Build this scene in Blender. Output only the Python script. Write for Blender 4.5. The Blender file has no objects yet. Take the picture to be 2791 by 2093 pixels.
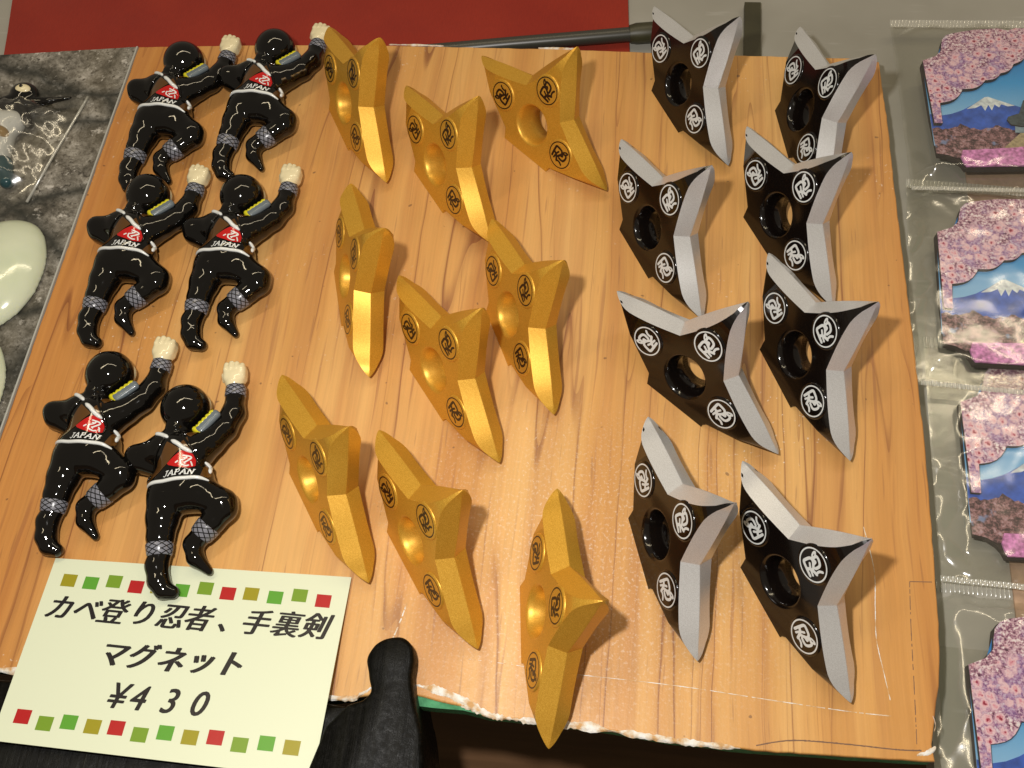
import bpy, bmesh, math, random
import numpy as np
from mathutils import Matrix, Vector, noise as mnoise
from mathutils.bvhtree import BVHTree

random.seed(7)
SC = bpy.context.scene
COL = SC.collection
MM = 0.001
R = math.radians

# ------------------------------------------------------------------ frame of the display board
# board coordinates: u to the right, v up the board, w out of the board; the board leans back 25 degrees from flat
INC = R(25)
MB = Matrix.Translation((0, 0, 0.16)) @ Matrix.Rotation(INC, 4, 'X')

# ------------------------------------------------------------------ camera
right = Vector((0.9924, 0.1008, -0.0702)); down = Vector((0.0587, -0.8910, -0.4501)); fwd = Vector((-0.1079, 0.4426, -0.8902))
cm = Matrix(((right[0], -down[0], -fwd[0], 0.0388), (right[1], -down[1], -fwd[1], -0.1593), (right[2], -down[2], -fwd[2], 0.3205), (0, 0, 0, 1)))
cam_d = bpy.data.cameras.new('camera'); cam = bpy.data.objects.new('camera', cam_d); COL.objects.link(cam)
cam.matrix_world = MB @ cm
cam_d.sensor_width = 36.0; cam_d.lens = 36.0 * 2761.0 / 2791.0; cam_d.clip_start = 0.01; cam_d.clip_end = 50
SC.camera = cam

# ------------------------------------------------------------------ world and lamps
w = bpy.data.worlds.new('World'); SC.world = w; w.use_nodes = True
bg = w.node_tree.nodes['Background']; bg.inputs[0].default_value = (1.0, 0.86, 0.66, 1); bg.inputs[1].default_value = 0.21

def lamp(name, kind, uvw, target, energy, color, size=0.1, size_y=None):
    d = bpy.data.lights.new(name, kind); d.energy = energy; d.color = color
    if kind == 'AREA':
        d.size = size
        if size_y: d.shape = 'RECTANGLE'; d.size_y = size_y
    else:
        d.shadow_soft_size = size
    o = bpy.data.objects.new(name, d); COL.objects.link(o)
    p = MB @ Vector(uvw); t = MB @ Vector(target)
    o.matrix_world = Matrix.Translation(p) @ (t - p).to_track_quat('-Z', 'Y').to_matrix().to_4x4()
    return o
lamp('ceiling_tube', 'AREA', (-0.22, 0.34, 1.15), (0, 0, 0), 2.8, (1.0, 0.84, 0.56), 0.05, 0.8)
lamp('second_ceiling_tube', 'AREA', (0.55, 0.75, 1.2), (0, 0, 0), 2.4, (1.0, 0.85, 0.60), 0.05, 0.9)
lamp('camera_flash', 'POINT', (-0.012, -0.118, 0.328), (0, 0, 0), 3.8, (1.0, 0.965, 0.92), 0.008)

vs = SC.view_settings
vs.view_transform = 'Standard'; vs.look = 'None'; vs.gamma = 1.0; vs.exposure = 0.0; vs.use_curve_mapping = False
SC.render.engine = 'CYCLES'
SC.cycles.max_bounces = 10; SC.cycles.transparent_max_bounces = 24

# ------------------------------------------------------------------ node helpers and materials
class NT:
    def __init__(s, name):
        s.m = bpy.data.materials.new(name); s.m.use_nodes = True; s.t = s.m.node_tree; s.t.nodes.clear()
        s.out = s.t.nodes.new('ShaderNodeOutputMaterial')
    def n(s, typ, **kw):
        nd = s.t.nodes.new('ShaderNode' + typ)
        for k, v in kw.items():
            if k.startswith('_'): setattr(nd, k[1:], v)
        return nd
    def link(s, a, b): s.t.links.new(a, b)
    def put(s, sock, v):
        if hasattr(v, 'is_linked') or hasattr(v, 'links'): s.link(v, sock)
        elif isinstance(v, (tuple, list)):
            sock.default_value = (*v, 1) if len(v) == 3 and len(sock.default_value) == 4 else v
        else: sock.default_value = v
    def math(s, op, a, b=0.0, c=None, clamp=False):
        nd = s.n('Math', _operation=op, _use_clamp=clamp); s.put(nd.inputs[0], a); s.put(nd.inputs[1], b)
        if c is not None: s.put(nd.inputs[2], c)
        return nd.outputs[0]
    def mix(s, f, a, b, typ='MIX'):
        nd = s.n('MixRGB', _blend_type=typ); s.put(nd.inputs[0], f); s.put(nd.inputs[1], a); s.put(nd.inputs[2], b)
        return nd.outputs[0]
    def coord(s, kind='Object', scale=(1, 1, 1), loc=(0, 0, 0), rot=(0, 0, 0)):
        tc = s.n('TexCoord'); mp = s.n('Mapping'); s.link(tc.outputs[kind], mp.inputs[0])
        mp.inputs['Scale'].default_value = scale; mp.inputs['Location'].default_value = loc; mp.inputs['Rotation'].default_value = rot
        return mp.outputs[0]
    def noise(s, vec, scale=1.0, detail=2.0, rough=0.5, dist=0.0, out='Fac'):
        nd = s.n('TexNoise'); s.link(vec, nd.inputs['Vector']); nd.inputs['Scale'].default_value = scale
        nd.inputs['Detail'].default_value = detail; nd.inputs['Roughness'].default_value = rough; nd.inputs['Distortion'].default_value = dist
        return nd.outputs[0] if out == 'Fac' else nd.outputs[1]
    def voronoi(s, vec, scale=1.0, feature='F1', out=0, rnd=1.0):
        nd = s.n('TexVoronoi', _feature=feature); s.link(vec, nd.inputs['Vector']); nd.inputs['Scale'].default_value = scale
        nd.inputs['Randomness'].default_value = rnd
        return nd.outputs[out]
    def ramp(s, f, stops, interp='LINEAR'):
        nd = s.n('ValToRGB'); nd.color_ramp.interpolation = interp; cr = nd.color_ramp
        while len(cr.elements) < len(stops): cr.elements.new(0.5)
        for e, (p, c) in zip(cr.elements, stops):
            e.position = p; e.color = (c, c, c, 1) if isinstance(c, (int, float)) else (*c, 1)
        s.put(nd.inputs[0], f); return nd.outputs[0]
    def bump(s, h, strength=0.3, dist=0.001, normal=None):
        nd = s.n('Bump'); nd.inputs['Strength'].default_value = strength; nd.inputs['Distance'].default_value = dist
        s.put(nd.inputs['Height'], h)
        if normal is not None: s.link(normal, nd.inputs['Normal'])
        return nd.outputs[0]
    def round_edges(s, r):
        nd = s.n('Bevel'); nd.samples = 4; nd.inputs['Radius'].default_value = r; return nd.outputs[0]
    def principled(s, color, rough=0.5, metal=0.0, spec=0.5, normal=None, coat=0.0, coat_rough=0.05, **extra):
        p = s.n('BsdfPrincipled'); s.put(p.inputs['Base Color'], color); s.put(p.inputs['Roughness'], rough); s.put(p.inputs['Metallic'], metal)
        p.inputs['Specular IOR Level'].default_value = spec
        p.inputs['Coat Weight'].default_value = coat; p.inputs['Coat Roughness'].default_value = coat_rough
        for k, v in extra.items(): s.put(p.inputs[k.replace('_', ' ')], v)
        if normal is not None: s.link(normal, p.inputs['Normal'])
        s.link(p.outputs[0], s.out.inputs[0]); return p

def mat_wood_print():
    t = NT('wood_grain_paper')
    warp = t.noise(t.coord(scale=(12, 4.5, 1)), 1.0, 4.0, 0.55)
    base = t.coord(scale=(1, 1, 1))
    sep = t.n('SeparateXYZ'); t.link(base, sep.inputs[0])
    u = t.math('ADD', sep.outputs[0], t.math('MULTIPLY', t.math('SUBTRACT', warp, 0.5), 0.011))
    cb = t.n('CombineXYZ'); t.link(u, cb.inputs[0]); t.link(sep.outputs[1], cb.inputs[1])
    def st(sx, sy, off=0.0):
        mp = t.n('Mapping'); t.link(cb.outputs[0], mp.inputs[0]); mp.inputs['Scale'].default_value = (sx, sy, 1); mp.inputs['Location'].default_value = (off, off * 1.7, off)
        return mp.outputs[0]
    broad = t.noise(st(38, 2.2, 3.1), 1.0, 3.0, 0.6)
    rings = t.noise(st(34, 1.3, 9.2), 1.0, 2.0, 0.45)
    fr = t.math('FRACT', t.math('MULTIPLY', rings, 11.0))
    line = t.ramp(fr, [(0.0, 1.0), (0.025, 0.85), (0.06, 0.0), (0.93, 0.0), (1.0, 0.5)])
    brk = t.ramp(t.noise(st(70, 7, 4.4), 1.0, 3.0), [(0.40, 0.0), (0.58, 1.0)])
    rings2 = t.noise(st(62, 2.6, 17.2), 1.0, 1.0, 0.4)
    fr2 = t.math('FRACT', t.math('MULTIPLY', rings2, 9.0))
    line2 = t.ramp(fr2, [(0.0, 1.0), (0.03, 0.6), (0.08, 0.0)])
    brk2 = t.ramp(t.noise(st(90, 14, 2.4), 1.0, 2.0), [(0.52, 0.0), (0.64, 1.0)])
    fine = t.noise(st(900, 22, 1.0), 1.0, 3.0, 0.65)
    mid = t.noise(st(120, 4.0, 12.0), 1.0, 2.0, 0.5)
    pores = t.ramp(t.noise(st(430, 13, 6.0), 1.0, 1.0), [(0.64, 0.0), (0.73, 1.0)])
    ticks = t.ramp(t.noise(st(700, 40, 8.0), 1.0, 1.0), [(0.69, 0.0), (0.75, 1.0)])
    col = t.ramp(broad, [(0.25, (0.55, 0.245, 0.058)), (0.48, (0.68, 0.356, 0.106)), (0.70, (0.76, 0.445, 0.156))])
    col = t.mix(t.math('MULTIPLY', t.ramp(mid, [(0.50, 0.0), (0.72, 1.0)]), 0.60), col, (0.50, 0.215, 0.065))
    col = t.mix(t.math('MULTIPLY', t.ramp(fr, [(0.0, 1.0), (0.30, 0.0)]), 0.22), col, (0.52, 0.24, 0.075))
    col = t.mix(t.math('MULTIPLY', t.math('MULTIPLY', line, brk), 0.90), col, (0.26, 0.095, 0.034))
    col = t.mix(t.math('MULTIPLY', t.math('MULTIPLY', line2, brk2), 0.60), col, (0.30, 0.11, 0.04))
    col = t.mix(t.math('MULTIPLY', pores, 0.52), col, (0.36, 0.15, 0.06))
    col = t.mix(t.math('MULTIPLY', ticks, 0.35), col, (0.28, 0.12, 0.06))
    side = t.ramp(t.math('MULTIPLY_ADD', sep.outputs[0], 3.0, 0.56), [(0.0, 1.0), (0.30, 0.0), (0.90, 0.0), (0.99, 0.8)])
    col = t.mix(t.math('MULTIPLY', side, 0.75), col, (0.82, 0.60, 0.42), 'MULTIPLY')
    col = t.mix(0.25, col, t.ramp(fine, [(0.3, (0.5, 0.5, 0.5)), (0.7, (1, 1, 1))]), 'MULTIPLY')
    iso = t.coord(scale=(1, 1, 1))
    specks = t.ramp(t.noise(iso, 620, 2.0), [(0.66, 0.0), (0.72, 1.0)])
    blot = t.ramp(t.noise(iso, 16, 3.0), [(0.54, 0.0), (0.66, 1.0)])
    col = t.mix(t.math('MULTIPLY', t.math('MULTIPLY', specks, blot), 0.55), col, (0.86, 0.78, 0.66))
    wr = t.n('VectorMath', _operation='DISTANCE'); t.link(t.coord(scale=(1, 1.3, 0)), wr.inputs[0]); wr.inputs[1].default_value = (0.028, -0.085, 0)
    glint_wear = t.math('MULTIPLY', t.ramp(wr.outputs['Value'], [(0.03, 1.0), (0.085, 0.0)]), t.ramp(t.noise(iso, 900, 3.0, 0.7), [(0.54, 0.0), (0.66, 1.0)]))  # scuff specks, with the lamp's glitter on the paper painted in as pale colour
    col = t.mix(t.math('MULTIPLY', glint_wear, 0.34), col, (0.88, 0.80, 0.68))
    dust = t.ramp(t.noise(iso, 260, 1.0), [(0.765, 0.0), (0.79, 1.0)])
    col = t.mix(t.math('MULTIPLY', dust, 0.6), col, (0.10, 0.05, 0.03))
    rgh = t.math('ADD', t.math('MULTIPLY', t.noise(iso, 300, 2.0), 0.22), 0.33)
    nrm = t.bump(t.noise(iso, 1500, 2.0), 0.22, 0.0002, t.bump(t.noise(iso, 24, 2.0), 0.25, 0.002))
    t.principled(col, rgh, spec=0.42, normal=nrm)
    return t.m

def mat_stone_print():
    t = NT('stone_wall_paper')
    c = t.coord(scale=(1, 1, 1), rot=(0, 0, 0.35))
    cs = t.coord(scale=(1, 1.8, 1), rot=(0, 0, -0.15))
    a = t.noise(c, 75, 10.0, 0.80, 0.2); b = t.noise(c, 130, 7.0, 0.75)
    col = t.ramp(a, [(0.34, (0.030, 0.028, 0.022)), (0.45, (0.12, 0.108, 0.088)), (0.54, (0.26, 0.24, 0.205)), (0.66, (0.54, 0.51, 0.46))])
    col = t.mix(t.ramp(b, [(0.57, 0.0), (0.61, 0.9)]), col, (0.56, 0.53, 0.48))
    col = t.mix(t.ramp(t.noise(c, 420, 5.0, 0.7), [(0.55, 0.0), (0.62, 0.85)]), col, (0.045, 0.038, 0.03))
    col = t.mix(t.ramp(t.noise(c, 20, 3.0), [(0.45, 0.0), (0.7, 0.35)]), col, (0.24, 0.20, 0.13))
    wv = t.n('VectorMath', _operation='ADD'); t.link(cs, wv.inputs[0]); sc = t.n('VectorMath', _operation='SCALE'); t.link(t.noise(c, 25, 4.0, out='Color'), sc.inputs[0]); sc.inputs[3].default_value = 0.03; t.link(sc.outputs[0], wv.inputs[1])
    crack = t.voronoi(wv.outputs[0], 14.0, 'DISTANCE_TO_EDGE')
    col = t.mix(t.ramp(crack, [(0.0, 0.88), (0.05, 0.5), (0.12, 0.0)]), col, (0.018, 0.020, 0.017))
    t.principled(col, 0.38, spec=0.4, normal=t.bump(t.noise(c, 40, 2), 0.15, 0.001))
    return t.m

def mat_gold():
    t = NT('gold_metallic_paint'); c = t.coord()
    fl = t.noise(c, 4200, 1.0); big = t.noise(c, 60, 2.0)
    col = t.mix(t.ramp(fl, [(0.35, 0.0), (0.75, 1.0)]), (0.60, 0.300, 0.026), (0.84, 0.490, 0.070))
    n = t.bump(fl, 0.06, 0.0001, t.bump(big, 0.03, 0.001, t.round_edges(0.0004)))
    t.principled(col, t.math('ADD', 0.34, t.math('MULTIPLY', fl, 0.12)), metal=0.48, spec=0.5, normal=n)
    return t.m
def mat_silver():
    t = NT('silver_metallic_paint'); c = t.coord()
    fl = t.noise(c, 4200, 1.0)
    col = t.mix(t.ramp(fl, [(0.3, 0.0), (0.75, 1.0)]), (0.68, 0.675, 0.67), (0.88, 0.88, 0.89))
    n = t.bump(fl, 0.12, 0.0001, t.bump(t.noise(c, 70, 2.0), 0.04, 0.001, t.round_edges(0.0004)))
    t.principled(col, 0.32, metal=0.58, spec=0.5, normal=n)
    return t.m
def mat_gloss(name, col, rough=0.10, wave=0.05, wscale=220, coat=0.4, edge=0.0):
    t = NT(name); c = t.coord()
    nrm = t.round_edges(edge) if edge else None
    n = t.bump(t.noise(c, wscale, 2.0), wave, 0.001, nrm)
    t.principled(col, rough, spec=0.5, normal=n, coat=coat, coat_rough=0.03)
    return t.m
def mat_plain(name, col, rough=0.5, spec=0.5, var=0.0, scale=200, bump=0.0):
    t = NT(name); c = t.coord(); n = None; cc = col
    if var: cc = t.mix(t.ramp(t.noise(c, scale, 4.0), [(0.3, 0.0), (0.7, 1.0)]), tuple(x * (1 - var) for x in col), tuple(min(1, x * (1 + var)) for x in col))
    if bump: n = t.bump(t.noise(c, scale * 2, 3.0), bump, 0.001)
    t.principled(cc, rough, spec=spec, normal=n)
    return t.m
def mat_mesh_cuff():
    t = NT('grey_mesh_cuff'); tc = t.n('TexCoord'); sp = t.n('SeparateXYZ'); t.link(tc.outputs['UV'], sp.inputs[0])
    def ln(sgn):
        v = t.math('ADD', t.math('MULTIPLY', sp.outputs[0], 9.0), t.math('MULTIPLY', sp.outputs[1], 2.6 * sgn))
        return t.math('ABSOLUTE', t.math('SUBTRACT', t.math('FRACT', t.math('ADD', v, 10.0)), 0.5))
    m = t.math('MINIMUM', ln(1), ln(-1))
    msk = t.ramp(m, [(0.08, 1.0), (0.14, 0.0)])
    col = t.mix(msk, (0.20, 0.205, 0.24), (0.004, 0.004, 0.004))
    t.principled(col, 0.25, normal=t.bump(msk, -0.5, 0.0006)); return t.m
def mat_film():
    t = NT('clear_cellophane'); c = t.coord()
    n = t.bump(t.noise(t.coord(scale=(40, 70, 30)), 1.0, 2.0, 0.5, 0.6), 0.05, 0.004)
    tr = t.n('BsdfTransparent'); tr.inputs[0].default_value = (0.955, 0.955, 0.93, 1)
    gl = t.n('BsdfGlossy'); gl.inputs['Roughness'].default_value = 0.17; gl.inputs[0].default_value = (1, 1, 1, 1); t.link(n, gl.inputs['Normal'])
    fr = t.n('LayerWeight'); fr.inputs[0].default_value = 0.5; t.link(n, fr.inputs['Normal'])
    mx = t.n('MixShader'); t.link(t.math('MULTIPLY_ADD', t.math('POWER', fr.outputs['Facing'], 4.0), 0.8, 0.10, clamp=True), mx.inputs[0]); t.link(tr.outputs[0], mx.inputs[1]); t.link(gl.outputs[0], mx.inputs[2])
    t.link(mx.outputs[0], t.out.inputs[0]); return t.m
def mat_seal():
    t = NT('crimped_film')
    tr = t.n('BsdfTransparent'); tr.inputs[0].default_value = (0.9, 0.9, 0.86, 1)
    gl = t.n('BsdfGlossy'); gl.inputs['Roughness'].default_value = 0.22
    df = t.n('BsdfDiffuse'); df.inputs[0].default_value = (0.8, 0.78, 0.7, 1)
    m1 = t.n('MixShader'); m1.inputs[0].default_value = 0.60; t.link(gl.outputs[0], m1.inputs[1]); t.link(df.outputs[0], m1.inputs[2])
    mx = t.n('MixShader'); mx.inputs[0].default_value = 0.60; t.link(tr.outputs[0], mx.inputs[1]); t.link(m1.outputs[0], mx.inputs[2])
    t.link(mx.outputs[0], t.out.inputs[0]); return t.m
def mat_blossom():
    t = NT('printed_cherry_blossom'); c = t.coord(); sp = t.n('SeparateXYZ'); t.link(c, sp.inputs[0])
    # distance below the diagonal towards the scalloped edge: 0 at the top left, 1 near the edge
    low = t.math('MULTIPLY_ADD', t.math('SUBTRACT', t.math('MULTIPLY', sp.outputs[0], 0.72), sp.outputs[1]), 40.0, 0.42)
    low = t.math('ADD', low, t.math('MULTIPLY', t.math('SUBTRACT', t.noise(c, 170, 6.0, 0.8), 0.5), 2.0))
    twig = t.noise(c, 950, 6.0, 0.8)
    col = t.ramp(twig, [(0.38, (0.045, 0.012, 0.035)), (0.45, (0.24, 0.07, 0.17)), (0.51, (0.66, 0.36, 0.47)), (0.57, (0.95, 0.88, 0.92))])
    col = t.mix(t.ramp(t.noise(c, 110, 3.0), [(0.52, 0.0), (0.64, 0.55)]), col, (0.34, 0.20, 0.52))
    v = t.n('TexVoronoi'); t.link(c, v.inputs['Vector']); v.inputs['Scale'].default_value = 300
    d = t.math('ADD', v.outputs['Distance'], t.math('MULTIPLY', t.math('SUBTRACT', t.noise(c, 1100, 3.0), 0.5), 0.75))
    pet = t.ramp(d, [(0.0, (0.22, 0.008, 0.03)), (0.10, (0.40, 0.02, 0.07)), (0.17, (0.80, 0.34, 0.44)), (0.36, (0.90, 0.66, 0.73)), (0.56, (0.56, 0.28, 0.46))])
    pm = t.math('MULTIPLY', t.ramp(d, [(0.50, 1.0), (0.60, 0.0)]), t.ramp(low, [(0.45, 0.0), (0.70, 1.0)]))
    col = t.mix(t.ramp(low, [(1.02, 0.0), (1.16, 1.0)]), col, (0.09, 0.26, 0.66))
    col = t.mix(t.math('MULTIPLY', pm, t.ramp(low, [(1.05, 1.0), (1.4, 0.0)])), col, pet)
    t.principled(col, 0.3, coat=0.2); return t.m
def mat_trees():
    t = NT('printed_cherry_trees'); c = t.coord()
    col = t.ramp(t.noise(c, 600, 5.0, 0.75), [(0.32, (0.020, 0.010, 0.012)), (0.45, (0.10, 0.05, 0.06)), (0.54, (0.34, 0.17, 0.18)), (0.66, (0.52, 0.36, 0.42))])
    col = t.mix(t.ramp(t.noise(c, 240, 3.0), [(0.60, 0.0), (0.68, 0.7)]), col, (0.24, 0.34, 0.60))
    t.principled(col, 0.3, coat=0.2); return t.m
def mat_sky_print():
    t = NT('printed_blue_sky'); tc = t.coord(); sp = t.n('SeparateXYZ'); t.link(tc, sp.inputs[0])
    f = t.math('MULTIPLY_ADD', sp.outputs[1], 25.0, 0.75, clamp=True)
    col = t.ramp(f, [(0.0, (0.30, 0.58, 0.90)), (0.5, (0.050, 0.36, 0.80)), (1.0, (0.014, 0.20, 0.62))])
    t.principled(col, 0.3, coat=0.2); return t.m
def mat_burnt():
    t = NT('black_burnt_wood'); c = t.coord(scale=(420, 10, 90)); c2 = t.coord()
    g = t.noise(c, 1.0, 4.0, 0.65); k = t.noise(c2, 520, 5.0, 0.75)
    col = t.ramp(g, [(0.45, (0.0014, 0.0014, 0.0010)), (0.70, (0.005, 0.005, 0.0035)), (0.755, (0.16, 0.14, 0.09))])
    col = t.mix(t.ramp(k, [(0.56, 0.0), (0.66, 0.5)]), col, (0.014, 0.0125, 0.010))
    t.principled(col, t.ramp(k, [(0.35, 0.32), (0.65, 0.6)]), spec=0.12, normal=t.bump(k, 0.22, 0.0008, t.bump(g, 0.3, 0.0006)))
    return t.m
def mat_torn():
    t = NT('torn_white_paper'); c = t.coord()
    col = t.ramp(t.noise(c, 300, 4.0), [(0.36, (0.60, 0.36, 0.16)), (0.50, (0.74, 0.66, 0.54)), (0.62, (0.84, 0.83, 0.80))])
    t.principled(col, 0.9, spec=0.1, normal=t.bump(t.noise(c, 900, 4.0), 0.6, 0.0008)); return t.m
def mat_cloth(name, a, b):
    t = NT(name); c = t.coord()
    col = t.mix(t.ramp(t.noise(c, 30, 3.0), [(0.3, 0.0), (0.7, 1.0)]), a, b)
    wv = t.noise(t.coord(scale=(2200, 260, 1)), 1.0, 2.0)
    t.principled(t.mix(0.25, col, wv, 'MULTIPLY'), 0.8, spec=0.2, normal=t.bump(wv, 0.2, 0.0004), Sheen_Weight=0.2); return t.m
def mat_glow():
    t = NT('pale_green_plastic'); c = t.coord()
    col = t.mix(t.ramp(t.noise(c, 60, 2.0), [(0.3, 0.0), (0.7, 1.0)]), (0.58, 0.64, 0.45), (0.66, 0.70, 0.52))
    t.principled(col, 0.14, coat=0.4, normal=t.bump(t.noise(c, 110, 2.0), 0.10, 0.002), Subsurface_Weight=0.25, Subsurface_Radius=(0.004, 0.004, 0.002), Subsurface_Scale=0.6); return t.m
def mat_table():
    t = NT('dark_brown_table_wood')
    g = t.noise(t.coord(scale=(4, 70, 1)), 1.0, 5.0, 0.6)
    t.principled(t.ramp(g, [(0.3, (0.10, 0.05, 0.022)), (0.7, (0.24, 0.125, 0.06))]), 0.45); return t.m
def mat_panel():
    t = NT('grey_beige_panel'); c = t.coord()
    g = t.noise(c, 9, 4.0, 0.6); s = t.noise(t.coord(scale=(30, 300, 1), rot=(0, 0, 0.6)), 1.0, 3.0)
    col = t.ramp(g, [(0.3, (0.28, 0.265, 0.225)), (0.7, (0.40, 0.385, 0.34))])
    col = t.mix(t.ramp(s, [(0.62, 0.0), (0.72, 0.3)]), col, (0.52, 0.50, 0.47))
    t.principled(col, 0.42, spec=0.4, normal=t.bump(t.noise(c, 14, 2.0), 0.2, 0.003)); return t.m

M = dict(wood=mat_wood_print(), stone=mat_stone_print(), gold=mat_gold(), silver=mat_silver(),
    black=mat_gloss('glossy_black_lacquer', (0.0050, 0.0034, 0.0028), 0.13, 0.03, 90, 0.1, 0.0005),
    nblack=mat_gloss('glossy_black_enamel', (0.0030, 0.0026, 0.0022), 0.06, 0.06, 300, 0.1),
    brown=mat_gloss('brown_enamel', (0.095, 0.040, 0.008), 0.12, 0.08, 300, 0.4),
    red=mat_gloss('red_enamel', (0.50, 0.008, 0.008), 0.12, 0.05, 300, 0.4),
    white=mat_gloss('white_enamel', (0.74, 0.76, 0.74), 0.2, 0.05, 300, 0.2),
    print_white=mat_plain('white_print', (0.66, 0.69, 0.69), 0.3), print_black=mat_plain('black_print', (0.020, 0.008, 0.004), 0.35),
    ink=mat_plain('black_ink', (0.012, 0.010, 0.012), 0.3),
    cream=mat_gloss('cream_enamel', (0.80, 0.70, 0.44), 0.18, 0.06, 260, 0.3),
    cuff=mat_mesh_cuff(), yellow=mat_gloss('yellow_enamel', (0.62, 0.56, 0.015), 0.2, 0.1, 300, 0.2), grey=mat_gloss('grey_enamel', (0.14, 0.17, 0.19), 0.2, 0.1, 300, 0.2),
    card=mat_gloss('laminated_card', (0.70, 0.75, 0.56), 0.30, 0.06, 12, 0.25), sq_red=mat_plain('red_ink', (0.42, 0.010, 0.012), 0.3), sq_green=mat_plain('green_ink', (0.10, 0.33, 0.030), 0.3),
    sq_olive=mat_plain('olive_ink', (0.31, 0.27, 0.012), 0.3), sq_moss=mat_plain('moss_ink', (0.17, 0.30, 0.022), 0.3),
    foam=mat_plain('green_foam', (0.07, 0.27, 0.13), 0.7, 0.2, 0.3, 400, 0.3), torn=mat_torn(), film=mat_film(), seal=mat_seal(),
    blossom=mat_blossom(), trees=mat_trees(), sky=mat_sky_print(), fuji=mat_plain('printed_blue_mountain', (0.040, 0.12, 0.55), 0.3, 0.5, 0.35, 260), snow=mat_plain('printed_snow', (0.70, 0.76, 0.86), 0.3, 0.5, 0.3, 500),
    mdf=mat_plain('dark_fibreboard', (0.030, 0.020, 0.014), 0.7), roof=mat_plain('printed_roof', (0.055, 0.075, 0.085), 0.35, 0.5, 0.5, 600), wall=mat_plain('printed_castle_wall', (0.28, 0.38, 0.46), 0.35, 0.5, 0.2, 500), stonewall=mat_plain('printed_stone_wall', (0.42, 0.34, 0.20), 0.35, 0.5, 0.35, 700),
    flower=mat_plain('printed_pink_flowers', (0.70, 0.25, 0.55), 0.35, 0.5, 0.55, 650), burnt=mat_burnt(), redcloth=mat_cloth('red_cloth', (0.29, 0.020, 0.008), (0.34, 0.027, 0.010)), glow=mat_glow(), table=mat_table(), panel=mat_panel(),
    olive=mat_plain('dark_olive_metal', (0.040, 0.036, 0.016), 0.45, 0.5, 0.3, 60), darkrod=mat_plain('dark_grey_rod', (0.045, 0.043, 0.034), 0.35), kraft=mat_plain('pink_kraft_card', (0.45, 0.30, 0.20), 0.7, 0.3, 0.15, 300),
    pencil=mat_plain('pencil_line', (0.20, 0.12, 0.08), 0.7, 0.2), pearl=mat_gloss('pearl_white', (0.60, 0.60, 0.57), 0.22, 0.15, 160, 0.3), tan=mat_gloss('tan_enamel', (0.30, 0.19, 0.075), 0.2, 0.1, 160, 0.3), teal=mat_gloss('teal_enamel', (0.02, 0.06, 0.07), 0.15, 0.1, 160, 0.3), greyedge=mat_plain('grey_card_edge', (0.42, 0.42, 0.38), 0.7))

# ------------------------------------------------------------------ mesh helpers (lengths in millimetres unless told otherwise)
def mesh(name, V, F, mats, mi=None, smooth=False, angle=None):
    me = bpy.data.meshes.new(name)
    me.from_pydata([tuple(float(x) * MM for x in v) for v in V], [], [tuple(int(i) for i in f) for f in F])
    for m in (mats if isinstance(mats, (list, tuple)) else [mats]): me.materials.append(m)
    if mi is not None: me.polygons.foreach_set('material_index', mi)
    bm = bmesh.new(); bm.from_mesh(me); bmesh.ops.recalc_face_normals(bm, faces=bm.faces); bm.to_mesh(me); bm.free()
    if smooth: me.polygons.foreach_set('use_smooth', [True] * len(me.polygons))
    if angle is not None: me.set_sharp_from_angle(angle=angle)
    me.update(); return me
def obj(name, me, parent=None, loc=(0, 0, 0), rot=None):
    o = bpy.data.objects.new(name, me); COL.objects.link(o)
    if parent: o.parent = parent
    o.location = Vector(loc) * MM
    if rot: o.rotation_euler = rot
    return o
def put(o, u=0, v=0, ww=0, rz=0, tilt=None):
    m = MB @ Matrix.Translation(Vector((u, v, ww)) * MM) @ Matrix.Rotation(rz, 4, 'Z')
    if tilt: m = m @ Matrix.Rotation(tilt[1], 4, tilt[0])
    o.matrix_world = m
    return o
def tag(o, label=None, cat=None, group=None, kind=None):
    if label: o['label'] = label
    if cat: o['category'] = cat
    if group: o['group'] = group
    if kind: o['kind'] = kind
    return o
def empty(name): 
    o = bpy.data.objects.new(name, None); COL.objects.link(o); o.empty_display_size = 0.01; return o
def copy_tree(o, parent=None):
    c = o.copy(); COL.objects.link(c); c.parent = parent
    for ch in list(o.children): copy_tree(ch, c)
    return c
def prism(poly, z0, z1):
    n = len(poly); V = [(x, y, z0) for x, y in poly] + [(x, y, z1) for x, y in poly]
    F = [list(range(n))[::-1], list(range(n, 2 * n))] + [[i, (i + 1) % n, n + (i + 1) % n, n + i] for i in range(n)]
    return V, F
def prism_mesh(name, poly, z0, z1, mats, top_only=None):
    V, F = prism(poly, z0, z1)
    mi = None
    if top_only: mi = [1, 0] + [1] * len(poly)
    me = mesh(name, V, F, mats, mi)
    return me

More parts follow.
